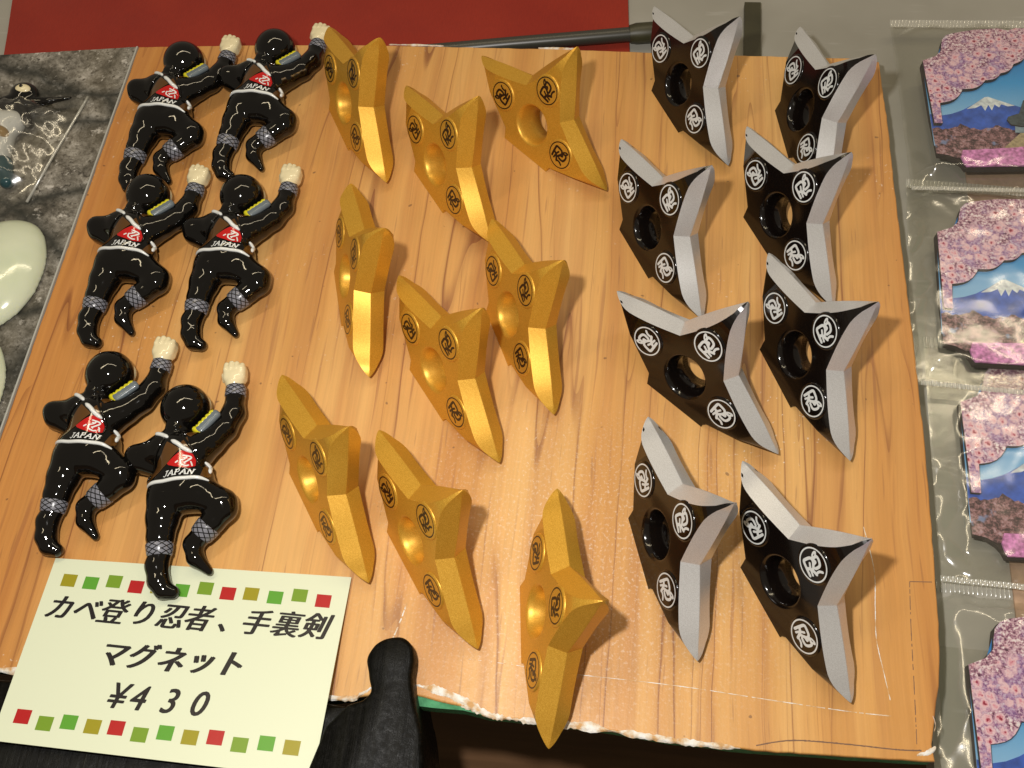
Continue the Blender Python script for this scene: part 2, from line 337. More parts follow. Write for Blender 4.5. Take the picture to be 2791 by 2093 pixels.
def surface_nets(sdf, lo, hi, h):
    ax = [np.arange(a, b + h, h) for a, b in zip(lo, hi)]
    X, Y, Z = np.meshgrid(*ax, indexing='ij'); D = sdf(X, Y, Z)
    nx, ny, nz = D.shape; neg = D < 0
    acc = np.zeros((nx - 1, ny - 1, nz - 1, 3)); cnt = np.zeros((nx - 1, ny - 1, nz - 1))
    cor = [(i, j, k) for i in (0, 1) for j in (0, 1) for k in (0, 1)]
    sl = lambda c: tuple(slice(o, o + n - 1) for o, n in zip(c, (nx, ny, nz)))
    for a in cor:
        for d in range(3):
            if a[d]: continue
            b = list(a); b[d] = 1; b = tuple(b)
            da, db = D[sl(a)], D[sl(b)]; cr = neg[sl(a)] != neg[sl(b)]
            t = np.where(cr, da / np.where(cr, da - db, 1), 0)
            for e in range(3): acc[..., e] += np.where(cr, a[e] + (t if e == d else 0), 0)
            cnt += cr
    m = cnt > 0; idx = -np.ones(m.shape, int); idx[m] = np.arange(m.sum())
    I = np.argwhere(m); P = (I + acc[m] / cnt[m][:, None]) * h + np.array(lo)
    F = []
    for d in range(3):
        o1, o2 = [(1, 2), (0, 2), (0, 1)][d]
        a = [slice(0, n - 1) if k == d else slice(1, n - 1) for k, n in enumerate((nx, ny, nz))]
        b = list(a); b[d] = slice(1, None)
        e = np.argwhere(neg[tuple(a)] != neg[tuple(b)])
        if len(e) == 0: continue
        base = e.copy()
        for k in range(3):
            if k != d: base[:, k] += 1
        q = []
        for s1, s2 in ((1, 1), (0, 1), (0, 0), (1, 0)):
            c = base.copy(); c[:, o1] -= s1; c[:, o2] -= s2; q.append(idx[c[:, 0], c[:, 1], c[:, 2]])
        F.append(np.stack(q, 1))
    return P, np.concatenate(F)
def relax(V, F, it=2, f=0.5):
    V = np.array(V); n = len(V)
    for _ in range(it):
        s = np.zeros_like(V); c = np.zeros(n)
        for a, b in ((0, 1), (1, 2), (2, 3), (3, 0)):
            np.add.at(s, F[:, a], V[F[:, b]]); np.add.at(s, F[:, b], V[F[:, a]]); np.add.at(c, F[:, a], 1); np.add.at(c, F[:, b], 1)
        V = V + f * (s / c[:, None] - V)
    return V
def cap(X, Y, Z, a, b, r0, r1):
    a = np.array(a, float); b = np.array(b, float); d = b - a; L = d @ d + 1e-9
    t = np.clip(((X - a[0]) * d[0] + (Y - a[1]) * d[1] + (Z - a[2]) * d[2]) / L, 0, 1)
    return np.sqrt((X - a[0] - t * d[0]) ** 2 + (Y - a[1] - t * d[1]) ** 2 + (Z - a[2] - t * d[2]) ** 2) - (r0 + (r1 - r0) * t)
def smin(a, b, k):
    h = np.clip(0.5 + 0.5 * (b - a) / k, 0, 1); return b * (1 - h) + a * h - k * h * (1 - h)
def flat2d(fn, x0, x1, y0, y1, h):
    """mesh of the region where fn < 0: (V2, F)"""
    xs = np.arange(x0, x1 + h, h); ys = np.arange(y0, y1 + h, h)
    X, Y = np.meshgrid(xs, ys, indexing='ij'); D = fn(X, Y)
    V, F, key = [], [], {}
    def vid(k, p):
        if k not in key: key[k] = len(V); V.append(p)
        return key[k]
    neg = D < 0
    for i in range(len(xs) - 1):
        for j in range(len(ys) - 1):
            cs = [(i, j), (i + 1, j), (i + 1, j + 1), (i, j + 1)]
            if not (neg[i, j] or neg[i + 1, j] or neg[i + 1, j + 1] or neg[i, j + 1]): continue
            poly = []
            for q in range(4):
                a, b = cs[q], cs[(q + 1) % 4]
                if neg[a]: poly.append(vid(a, (xs[a[0]], ys[a[1]])))
                if neg[a] != neg[b]:
                    t = D[a] / (D[a] - D[b]); k = (min(a, b), max(a, b))
                    poly.append(vid(k, (xs[a[0]] + t * (xs[b[0]] - xs[a[0]]), ys[a[1]] + t * (ys[b[1]] - ys[a[1]]))))
            if len(poly) >= 3: F.append(poly)
    return V, F
def seg2(X, Y, a, b):
    d = (b[0] - a[0], b[1] - a[1]); L = d[0] ** 2 + d[1] ** 2 + 1e-9
    t = np.clip(((X - a[0]) * d[0] + (Y - a[1]) * d[1]) / L, 0, 1)
    return np.hypot(X - a[0] - t * d[0], Y - a[1] - t * d[1])
def spline(p, n=6):
    p = [np.array(q, float) for q in p]
    if len(p) < 3: return p
    out = []
    for i in range(len(p) - 1):
        p0 = p[max(i - 1, 0)]; p1 = p[i]; p2 = p[i + 1]; p3 = p[min(i + 2, len(p) - 1)]
        for k in range(n):
            t = k / n; out.append(0.5 * (2 * p1 + (p2 - p0) * t + (2 * p0 - 5 * p1 + 4 * p2 - p3) * t * t + (3 * p1 - p0 - 3 * p2 + p3) * t ** 3))
    return out + [p[-1]]
def stroke_fn(strokes):
    def fn(X, Y):
        D = np.full(X.shape, 9e9)
        for pts, r in strokes:
            q = spline(pts, 4)
            for a, b in zip(q[:-1], q[1:]): D = np.minimum(D, seg2(X, Y, a, b) - r)
        return D
    return fn
def poly_fn(poly):
    P = np.array(poly, float)
    def fn(X, Y):
        D = np.full(X.shape, 9e9); ins = np.zeros(X.shape, bool)
        for a, b in zip(P, np.roll(P, -1, 0)):
            D = np.minimum(D, seg2(X, Y, a, b))
            c = ((a[1] > Y) != (b[1] > Y)) & (X < (b[0] - a[0]) * (Y - a[1]) / (b[1] - a[1] + 1e-12) + a[0]); ins ^= c
        return np.where(ins, -D, D)
    return fn
def tube(path, r, seg=8, ends=True, prof=None):
    P = [Vector(p) for p in path]; V, F = [], []
    up = Vector((0, 0, 1))
    for i, p in enumerate(P):
        t = (P[min(i + 1, len(P) - 1)] - P[max(i - 1, 0)]).normalized()
        s = t.cross(up)
        if s.length < 1e-4: s = t.cross(Vector((1, 0, 0)))
        s.normalize(); n = s.cross(t); rr = r * (prof[i] if prof else 1)
        for k in range(seg):
            a = 2 * math.pi * k / seg; V.append(p + rr * (math.cos(a) * s + math.sin(a) * n))
    for i in range(len(P) - 1):
        for k in range(seg):
            F.append([i * seg + k, i * seg + (k + 1) % seg, (i + 1) * seg + (k + 1) % seg, (i + 1) * seg + k])
    if ends: F += [list(range(seg))[::-1], [(len(P) - 1) * seg + k for k in range(seg)]]
    return V, F
def lathe(prof, seg=40):
    V, F = [], []
    for r, z in prof:
        for k in range(seg): a = 2 * math.pi * k / seg; V.append((r * math.cos(a), r * math.sin(a), z))
    for i in range(len(prof) - 1):
        for k in range(seg): F.append([i * seg + k, i * seg + (k + 1) % seg, (i + 1) * seg + (k + 1) % seg, (i + 1) * seg + k])
    F.append([(len(prof) - 1) * seg + k for k in range(seg)]); return V, F
def sdf_obj(name, fn, lo, hi, h, mat, parent=None, it=2, loc=(0, 0, 0)):
    V, F = surface_nets(fn, lo, hi, h); V = relax(V, F, it)
    return obj(name, mesh(name, V, F, mat, smooth=True), parent, loc)

# ------------------------------------------------------------------ the setting: table and backing panel
zt = -0.106 + 0.16
tb = bpy.data.meshes.new('table'); tb.from_pydata([(-3, -2, 0), (3, -2, 0), (3, 3, 0), (-3, 3, 0)], [], [(0, 1, 2, 3)]); tb.materials.append(M['table'])
t_ = bpy.data.objects.new('table', tb); COL.objects.link(t_); t_.location.z = 0.0; tag(t_, 'dark brown wooden table in shadow below the display boards', 'table', kind='structure')
pp_ = prism_mesh('backdrop_panel', [(-420, 90), (139.5, 90), (139.5, -330), (420, -330), (420, 420), (-420, 420)], -22, -14, M['panel'])
tag(put(obj('backdrop_panel', pp_)), 'grey beige panel behind the wood grain board', 'panel', kind='structure')

# ------------------------------------------------------------------ wood-grain board
def jitter(poly, step, amp, seed):
    out = []
    for (a, b) in zip(poly, poly[1:] + poly[:1]):
        L = math.hypot(b[0] - a[0], b[1] - a[1]); n = max(1, int(L / step))
        for k in range(n):
            t = k / n; x = a[0] + (b[0] - a[0]) * t; y = a[1] + (b[1] - a[1]) * t
            d = amp * mnoise.noise(Vector((x * 0.35, y * 0.35, seed))); out.append((x + d, y + d * 0.8))
    return out
outline = [(-182.5, -113.8), (-150, -113.8), (-45.4, -113.2), (-32, -110.4), (-24, -108.6), (-12.3, -110.4), (-4, -111.4), (4.1, -113.6), (34.4, -113.9), (59.7, -115.6), (84.4, -116.0), (120.2, -115.0), (135.6, -114.4),
    (135.2, -109.7), (136.7, -101.3), (138.6, -92.6), (139.5, -84.9), (140.0, -73.7), (140.4, -50.2), (140.6, -11.9), (140.2, 8.7), (139.7, 30.5), (138.6, 61.6), (137.7, 91.6), (137.0, 125.8), (135.4, 157.0), (131.9, 158.8),
    (61.9, 159.0), (12, 160.1), (-36.2, 160.1), (-84.9, 159.9), (-132.1, 158.3), (-182.5, 155.6)]
board = empty('display_board'); put(board)
tag(board, 'wood grain printed display board with torn bottom edge, carrying the magnets', 'board')
jo = jitter(outline, 3.0, 0.28, 1.3)
core = [(x * 0.9985, y * 0.9985) for x, y in jitter([(x, min(y, -112.6) if y < -100 and -26 < x < 12 else y) for x, y in outline], 6.0, 0.5, 5.1)]
obj('foam_core', prism_mesh('foam_core', core, -9.0, -0.75, M['foam']), board)
# paper face with its right and top edges rolled over
def paper(poly):
    V, F = [], []
    n = len(poly)
    loops = [(0.0, 0.0), (0.35, -0.12), (0.6, -0.5), (0.65, -1.3)]
    cx, cy = -20, 20
    for off, z in loops:
        for x, y in poly:
            d = math.hypot(x - cx, y - cy); V.append((x + (x - cx) / d * off - (x - cx) / d * 0.6, y + (y - cy) / d * off - (y - cy) / d * 0.6, z))
    for l in range(len(loops) - 1):
        for i in range(n): F.append([l * n + i, l * n + (i + 1) % n, (l + 1) * n + (i + 1) % n, (l + 1) * n + i])
    F.append(list(range(n)))
    return V, F
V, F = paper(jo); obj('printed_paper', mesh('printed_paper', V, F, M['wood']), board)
# torn paper lips along the bottom edge (rough ragged strips)
def ragged(path, wd, seed, n=90, hgt=0.8):
    q = spline(path, max(2, n // max(1, len(path) - 1))); V, F = [], []
    rows = 6
    for i, p in enumerate(q):
        wv = wd * max(0.12, 0.62 + 1.1 * mnoise.noise(Vector((p[0] * 0.13, seed, 0))) + 0.45 * mnoise.noise(Vector((p[0] * 0.9, seed, 3))))
        e = math.sin(math.pi * min(1, max(0, i / (len(q) - 1)))) ** 0.35
        wv *= max(e, 0.05)
        for k in range(rows):
            t = k / (rows - 1)
            y = p[1] + wv * (0.55 - t) + 0.22 * mnoise.noise(Vector((p[0] * 1.7, t * 5, seed)))
            z = 0.10 + 0.5 * hgt * max(0, math.sin(math.pi * t) * (0.45 + 1.1 * mnoise.noise(Vector((p[0] * 0.5, t * 3, seed + 9))))) - 1.6 * max(0, t - 0.7)
            V.append((p[0], y, z))
    for i in range(len(q) - 1):
        for k in range(rows - 1): F.append([i * rows + k, i * rows + k + 1, (i + 1) * rows + k + 1, (i + 1) * rows + k])
    return V, F
for path, wd, sd in (([(-182, -113.9), (-150, -113.6), (-100, -113.2), (-45, -112.6), (-36, -110.6), (-31.5, -106.5)], 2.8, 1), ([(-20, -106.2), (-11, -108.0), (-4, -110.2), (4, -113.0), (8, -113.7)], 4.2, 2), ([(3, -113.4), (15, -113.8), (34.4, -114.0), (59.7, -115.5), (80, -115.9)], 3.0, 3)):
    V, F = ragged(path, wd, sd); obj('torn_paper', mesh('torn_paper', V, F, M['torn'], smooth=True), board)
# small flakes of white at the other edges
for path, wd, sd in (([(-70, 160.4), (-58, 160.5), (-46, 160.4)], 0.8, 6), ([(-5, 160.3), (4, 160.4), (12, 160.3)], 1.3, 7), ([(136.0, -101.5), (136.6, -104), (136.0, -106)], 1.2, 8), ([(130.5, -113.2), (134, -112.2), (136.2, -110.5)], 2.0, 9)):
    V, F = ragged(path, wd, sd, 24, 0.5); obj('torn_paper', mesh('torn_paper', V, F, M['torn'], smooth=True), board)
V, F = ragged([(138.5, 120), (139.4, 40), (140.9, -10), (140.8, -60), (139.9, -84)], 0.01, 11, 80, 0.1)
# scuffed white lines, crease and pencil lines on the paper
def ribbon(path, wd, seed, z=0.06, gap=0.0, n=10):
    q = spline(path, n); V, F = [], []
    for i in range(len(q) - 1):
        p, r = np.array(q[i], float), np.array(q[i + 1], float)
        if gap and mnoise.noise(Vector((p[0] * 0.9, p[1] * 0.9, seed))) < gap: continue
        d = r - p; L = np.hypot(*d) + 1e-9; nrm = np.array((-d[1], d[0])) / L
        w0 = wd * (0.6 + 0.6 * abs(mnoise.noise(Vector((p[0], p[1], seed + 2))))); b = len(V)
        j = 0.25 * wd * mnoise.noise(Vector((p[0] * 2, p[1] * 2, seed + 5)))
        for s in (p + nrm * (w0 + j), r + nrm * (w0 + j), r - nrm * (w0 - j), p - nrm * (w0 - j)): V.append((s[0], s[1], z))
        F.append([b, b + 1, b + 2, b + 3])
    return V, F
for nm, path, wd, sd, gp, mt in (('scuff_line', [(22, -98.6), (60, -99.4), (90, -101.2), (112, -102.4), (124, -102.6)], 0.16, 3, -0.35, 'torn'), ('paper_crease', [(119, -44), (121.5, -58), (121.2, -70), (121, -80), (122.6, -90), (124, -98)], 0.17, 4, 0.0, 'torn'),
        ('pencil_line', [(84.5, -114.6), (95, -112.2), (110, -111.8), (125, -112), (132, -111.6)], 0.26, 5, 0, 'pencil'), ('pencil_line', [(132.2, -61), (131.6, -75), (131.2, -95), (130.8, -110)], 0.16, 6, -0.2, 'pencil'), ('pencil_line', [(132.2, -61), (139, -60.6)], 0.2, 7, 0, 'pencil'),
        ('scuff_line', [(-26, -81), (-27.5, -88), (-29.5, -95)], 0.3, 8, -0.1, 'torn'), ('scuff_line', [(-4, -97), (8, -97.4), (20, -98.2)], 0.12, 9, -0.1, 'torn')):
    V, F = ribbon(path, wd, sd, gap=gp, n=24); obj(nm, mesh(nm, V, F, M[mt]), board)

# ------------------------------------------------------------------ stone-printed board on the left
sb = empty('stone_print_board'); put(sb); tag(sb, 'board printed with a grey stone wall, left of the wood grain board', 'board')
so = jitter([(-420, -240), (-183.2, -240), (-183.0, 155.4), (-245, 148.6), (-420, 128)], 4.0, 0.3, 8.8)
me = prism_mesh('printed_paper', so, -6.0, 0.15, [M['stone'], M['greyedge']]);
obj('printed_paper', me, sb)
for p in me.polygons: p.material_index = 0 if p.normal.z > 0.9 else 1
obj('card_edge', prism_mesh('card_edge', [(-183.4, -240), (-182.75, -240), (-182.6, 155.5), (-183.25, 155.4)], -1, 0.5, M['greyedge']), sb)

# ------------------------------------------------------------------ throwing stars
TH = 1.1504; HC = 10.226; DD = 5.58
ct, st_ = math.cos(TH), math.sin(TH)
def S3(a, b, c): return (a, b * ct - c * st_, b * st_ + c * ct + HC)
tipA, tipB, tipC = (-38.4, 6.9), (5.3, 36.0), (38.8, -6.6)
inAB, inBC = (-10.9, 14.2), (14.2, 9.9)
fA, fB, fC = (-37.9, 6.5), (5.4, 35.6), (38.0, -6.5)
fAB, fBC = (-8.2, 12.8), (12.1, 8.8)
NS = 16
def edge(tip, inner, ftip, finner):
    """samples from tip to inner corner: (mid outline, front outline with depth)"""
    out = []
    d = np.array(inner) - np.array(tip); nrm = np.array((-d[1], d[0])) / np.hypot(*d)
    if nrm @ np.array(tip) < 0 and nrm @ np.array(inner) < 0: nrm = -nrm
    if nrm @ (np.array(tip) + np.array(inner)) < 0: nrm = -nrm
    for k in range(NS + 1):
        t = (k / NS) ** 1.7
        m = np.array(tip) * (1 - t) + np.array(inner) * t + nrm * 0.40 * math.sin(math.pi * t)
        f = np.array(ftip) * (1 - t) + np.array(finner) * t - nrm * 1.35 * math.sin(math.pi * t ** 0.85)
        c = DD * (math.sin(math.pi / 2 * t / 0.34) ** 0.8 if t < 0.34 else 1.0)
        s = min(1, t / 0.12); f = m * (1 - s) + f * s
        out.append((m, f, c))
    return out
E4 = [edge(tipA, inAB, fA, fAB), edge(tipB, inAB, fB, fAB), edge(tipB, inBC, fB, fBC), edge(tipC, inBC, fC, fBC)]
def strip(e):
    V, F = [], []
    for m, f, c in e: V += [S3(*f, c), S3(*m, 0), S3(*m, 0), S3(*f, -c)]
    for i in range(len(e) - 1):
        a, b = 4 * i, 4 * i + 4; F += [[a, a + 1, b + 1, b], [a + 2, a + 3, b + 3, b + 2]]
    return V, F
low = [(25.8, -7.7), (13.7, -11.3), (12.9, -12.5), (12.9, -15.4), (-11.2, -15.4), (-12.6, -9.2), (-25.0, -0.4)]
def face_outline(sgn):
    L = [(*f, c * sgn) for m, f, c in E4[0]] + [(*f, c * sgn) for m, f, c in E4[1][::-1][1:]] + [(*f, c * sgn) for m, f, c in E4[2][1:]] + [(*f, c * sgn) for m, f, c in E4[3][::-1][1:]]
    L = [(a, b, c if abs(c) > DD - 0.01 else c - 0.06 * sgn) for a, b, c in L]
    return L + [(a, b, DD * sgn) for a, b in low]
HX, HY, NH = -0.3, -0.4, 48
def star_body_mesh(mat):
    bm = bmesh.new()
    loops = []
    for sgn, rings in ((1, [(8.6, DD), (8.2, DD - 0.16), (7.7, DD - 0.7), (7.2, DD - 2.2), (6.7, DD - 3.8), (6.35, DD - 5.2), (6.25, DD - 6.4), (6.2, -DD)]), (-1, [])):
        ol = [bm.verts.new(S3(*p)) for p in face_outline(sgn)]
        ed = [bm.edges.new((ol[i], ol[(i + 1) % len(ol)])) for i in range(len(ol))]
        if sgn == 1:
            rv = [[bm.verts.new(S3(HX + r * math.cos(2 * math.pi * k / NH), HY + r * math.sin(2 * math.pi * k / NH), c)) for k in range(NH)] for r, c in rings]
            for i in range(len(rv) - 1):
                for k in range(NH): f = bm.faces.new((rv[i][k], rv[i][(k + 1) % NH], rv[i + 1][(k + 1) % NH], rv[i + 1][k])); f.smooth = True
            first, last = rv[0], rv[-1]
        ring = first if sgn == 1 else last
        ed += [bm.edges.get((ring[k], ring[(k + 1) % NH])) for k in range(NH)]
        bmesh.ops.triangle_fill(bm, use_beauty=True, use_dissolve=False, edges=ed)
        loops.append(ol)
    n = len(loops[0]); nl = len(low)
    for i in range(n - nl - 1, n): 
        j = (i + 1) % n
        vs_ = [loops[0][i], loops[0][j], loops[1][j], loops[1][i]]
        bm.faces.new(vs_)
    bmesh.ops.bisect_plane(bm, geom=bm.verts[:] + bm.edges[:] + bm.faces[:], plane_co=(0, 0, 0.05), plane_no=(0, 0, 1), clear_inner=True)
    bmesh.ops.recalc_face_normals(bm, faces=bm.faces)
    for v in bm.verts: v.co *= MM
    me = bpy.data.meshes.new('star_body'); bm.to_mesh(me); bm.free(); me.materials.append(mat); return me
EC = (17.0, -2.6)
KS = [([(13.5, -4.5), (13.9, -2.0), (14.4, -0.1), (15.6, 0.0), (17.4, -0.5), (17.75, -1.6), (17.0, -2.7), (16.2, -3.5)], 0.47), ([(14.2, -2.5), (15.2, -3.1), (15.8, -4.2), (16.2, -5.4)], 0.50), ([(14.6, -4.9), (15.2, -3.1), (16.1, -1.6)], 0.38), ([(16.9, -5.15), (17.9, -5.3), (18.8, -6.0)], 0.40),
      ([(17.1, -3.9), (18.6, -4.1), (19.5, -3.7), (20.1, -2.4), (20.0, -1.3), (18.9, -1.1)], 0.45), ([(18.9, -1.1), (18.15, -1.3), (18.6, -0.4), (19.8, 0.1), (20.5, -0.1), (19.8, -0.8)], 0.32), ([(18.25, -1.5), (18.5, -2.4), (17.4, -2.6)], 0.35)]
KS = [([(x - EC[0], y - EC[1]) for x, y in s], r) for s, r in KS]
def emblem_fn(X, Y):
    ring = np.abs(np.hypot(X, Y) - 5.15) - 0.23
    return np.minimum(ring, stroke_fn(KS)(X, Y))
KV, KF = flat2d(emblem_fn, -5.8, 5.8, -5.8, 5.8, 0.13)
disc_prof = [(6.35, -0.3), (6.3, 0.05), (6.1, 0.32), (5.8, 0.46), (5.5, 0.48), (3.0, 0.48), (0.5, 0.48)]
BASEROT = Matrix(((1, 0, 0), (0, ct, -st_), (0, st_, ct))).to_4x4()
def make_star(mat, edge_mat, ink):
    root = empty('throwing_star')
    obj('body', star_body_mesh(mat), root)
    for e in E4:
        V, F = strip(e); obj('bevelled_edge', mesh('bevelled_edge', V, F, edge_mat, smooth=True), root)
    dv, df = lathe(disc_prof); dm = mesh('emblem', dv, df, mat, smooth=True, angle=R(40))
    km = mesh('emblem_print', [(x, y, 0.50) for x, y in KV], KF, ink)
    for (a, b), rz in (((-17.9, 2.4), math.pi), ((2.3, 16.8), math.pi / 2), ((17.0, -2.8), 0.0)):
        e = obj('emblem', dm, root); e.matrix_local = Matrix.Translation(Vector(S3(a, b, DD)) * MM) @ BASEROT @ Matrix.Rotation(rz, 4, 'Z')
        obj('emblem_print', km, e)
    return root
GOLD = [((-74.8, 118.2), -60.5, 'gold throwing star at the top left, touching the fist of the top right ninja'),
    ((-33.6, 89.3), -54.2, 'gold throwing star in the middle of the top three, its lower blade glaring'),
    ((1.4, 111.2), -41.9, 'gold throwing star nearest the board\'s top edge, with wood seen through its hole'),
    ((-59.4, 35.2), -73.0, 'gold throwing star turned almost edge-on, beside the middle right ninja'),
    ((-22.1, 0.5), -52.7, 'gold throwing star in the middle of the second gold row'),
    ((1.9, 23.3), -64.5, 'gold throwing star at the right end of the second gold row'),
    ((-58.3, -43.1), -55.4, 'gold throwing star just above the right corner of the price card'),
    ((-20.9, -61.2), -54.9, 'gold throwing star directly above the knob of the black wooden stand'),
    ((21.8, -82.9), -83.4, 'gold throwing star whose lower point hangs over the torn bottom edge')]
BLK = [((58.5, 133.0), -61.8, 'black throwing star with silver edges rising highest past the top edge of the board'),
    ((106.0, 120.3), -78.5, 'black throwing star with silver edges at the top right corner, its lower point hidden'),
    ((49.2, 63.4), -61.0, 'black throwing star with silver edges, second from the top in the left black column'),
    ((95.6, 71.3), -61.9, 'black throwing star with silver edges overlapping the one at the top right corner'),
    ((63.2, 4.3), -38.9, 'black throwing star with silver edges turned most squarely to view, with the widest hole'),
    ((101.0, 13.4), -65.2, 'black throwing star with silver edges, third from the top in the right black column'),
    ((57.1, -54.6), -72.0, 'black throwing star with silver edges, right of the lowest gold star'),
    ((94.8, -65.5), -60.5, 'black throwing star with silver edges, lowest of all near the paper crease')]
for lst, proto, grp in ((GOLD, make_star(M['gold'], M['gold'], M['print_black']), 'gold throwing star magnets'), (BLK, make_star(M['black'], M['silver'], M['print_white']), 'black and silver throwing star magnets')):
    for i, ((u, v), ps, lab) in enumerate(lst):
        o = proto if i == 0 else copy_tree(proto)
        put(o, u, v, 0.05, R(ps)); tag(o, lab, 'throwing star', grp)

# ------------------------------------------------------------------ ninja figurines
LIMBS = [
    [((-8, 9.6, 8.5), 6.2), ((3.5, 9.8, 9.0), 6.4)], [((-1.8, 8, 8.3), 8.0), ((0.6, 0, 8.0), 8.2)], [((-3.8, -2.8, 7.6), 6.4), ((5.2, -0.6, 7.8), 6.3)], [((-2.8, -7.0, 8.0), 6.6), ((6.6, -5, 8.2), 6.7)],
    [((-8, 9.8, 8.6), 4.85), ((-17.4, 6.6, 8.6), 3.88), ((-16.6, 5.2, 7.4), 3.98), ((-10.0, 4.2, 5.0), 3.88)],
    [((3.5, 10.5, 9.0), 5.21), ((7.2, 13.4, 8.8), 4.84), ((10.6, 19.0, 8.0), 4.46), ((12.2, 25.6, 7.2), 4.09), ((11.4, 31.9, 7), 3.26), ((10.5, 37, 7), 2.98)],
    [((-3.8, -7, 8), 5.98), ((-3.0, -14.4, 7.5), 5.52), ((-2.3, -21.0, 7), 4.51), ((-1.2, -26.6, 6.5), 3.50), ((-1.5, -30, 6), 3.77), ((0.3, -35.0, 5.4), 3.59), ((2.4, -37.6, 4.8), 3.04), ((5.4, -38.0, 4.3), 2.30)],
    [((7.6, -5, 8.5), 6.07), ((16.4, -8.0, 8.2), 4.97), ((17.2, -9.8, 7.8), 4.42), ((14.0, -14.3, 7), 4.14), ((10.6, -19.3, 6), 3.31), ((8.7, -21.8, 5.5), 3.22), ((10.4, -26.2, 5), 2.85), ((15.6, -30.0, 3.4), 1.38)],
    [((-5.4, 15.4, 9.5), 4.0), ((-4.3, 19, 9.5), 4.4)], [((-6.4, 16.6, 13.0), 1.5), ((-4.2, 16.4, 13.6), 1.4)]]
def body_sdf(X, Y, Z):
    D = None
    for L in LIMBS:
        d = None
        for (a, ra), (b, rb) in zip(L[:-1], L[1:]):
            e = cap(X, Y, Z, a, b, ra, rb); d = e if d is None else smin(d, e, 1.0)
        D = d if D is None else smin(D, d, 1.5)
    hd = np.sqrt(((X + 4.3) / 8.45) ** 2 + ((Y - 24.9) / 8.8) ** 2 + ((Z - 9.4) / 8.6) ** 2) * 8.6 - 8.6
    D = smin(D, hd, 0.9)
    return np.maximum(D, 0.6 - Z)
BV, BF = surface_nets(body_sdf, (-23, -43, -0.4), (24.5, 42, 19.6), 0.5)
BV = relax(BV, BF, 3)
BODY = mesh('ninja_body', BV, BF, M['nblack'], smooth=True)
bvh = BVHTree.FromPolygons([tuple(v) for v in BV], [tuple(f) for f in BF])
def ztop(x, y):
    h = bvh.ray_cast(Vector((x, y, 60)), Vector((0, 0, -1)))
    if h[0] is not None: return h[0].z
    n = bvh.find_nearest(Vector((x, y, 8))); return n[0].z
def drape(name, fn, box, h, off, mat, parent):
    V2, F2 = flat2d(fn, *box, h)
    return obj(name, mesh(name, [(x, y, ztop(x, y) + off) for x, y in V2], F2, mat, smooth=True), parent)
def piping(name, pts, r, mat, parent, off=0.1):
    q = spline(pts, 8); q = [(p[0], p[1], ztop(p[0], p[1]) + off) for p in q]
    n = len(q); pr = [max(0.35, min(1, 0.35 + 4 * min(i, n - 1 - i) / n)) for i in range(n)]
    V, F = tube(q, r, 10, prof=pr); return obj(name, mesh(name, V, F, mat, smooth=True), parent)
def cuff(name, p0, p1, r0, r1, parent):
    p0, p1 = Vector(p0), Vector(p1); ax = (p1 - p0); L = ax.length; ax.normalize(); s = ax.cross(Vector((0, 0, 1))).normalized(); n = s.cross(ax)
    V, F, UV = [], [], []; seg = 28; rows = [(0, -0.5), (0.02, 0.15), (0.12, 0.42), (0.5, 0.5), (0.88, 0.42), (0.98, 0.15), (1, -0.5)]
    for t, dr in rows:
        for k in range(seg + 1):
            a = 2 * math.pi * k / seg; rr = r0 + (r1 - r0) * t + dr * 0.6
            V.append(p0 + ax * L * t + rr * (math.cos(a) * s + math.sin(a) * n)); UV.append((k / seg, t))
    for i in range(len(rows) - 1):
        for k in range(seg): F.append([i * (seg + 1) + k, i * (seg + 1) + k + 1, (i + 1) * (seg + 1) + k + 1, (i + 1) * (seg + 1) + k])
    me = mesh(name, V, F, M['cuff'], smooth=True); uv = me.uv_layers.new(name='UV')
    for l in me.loops: uv.data[l.index].uv = UV[l.vertex_index]
    return obj(name, me, parent)
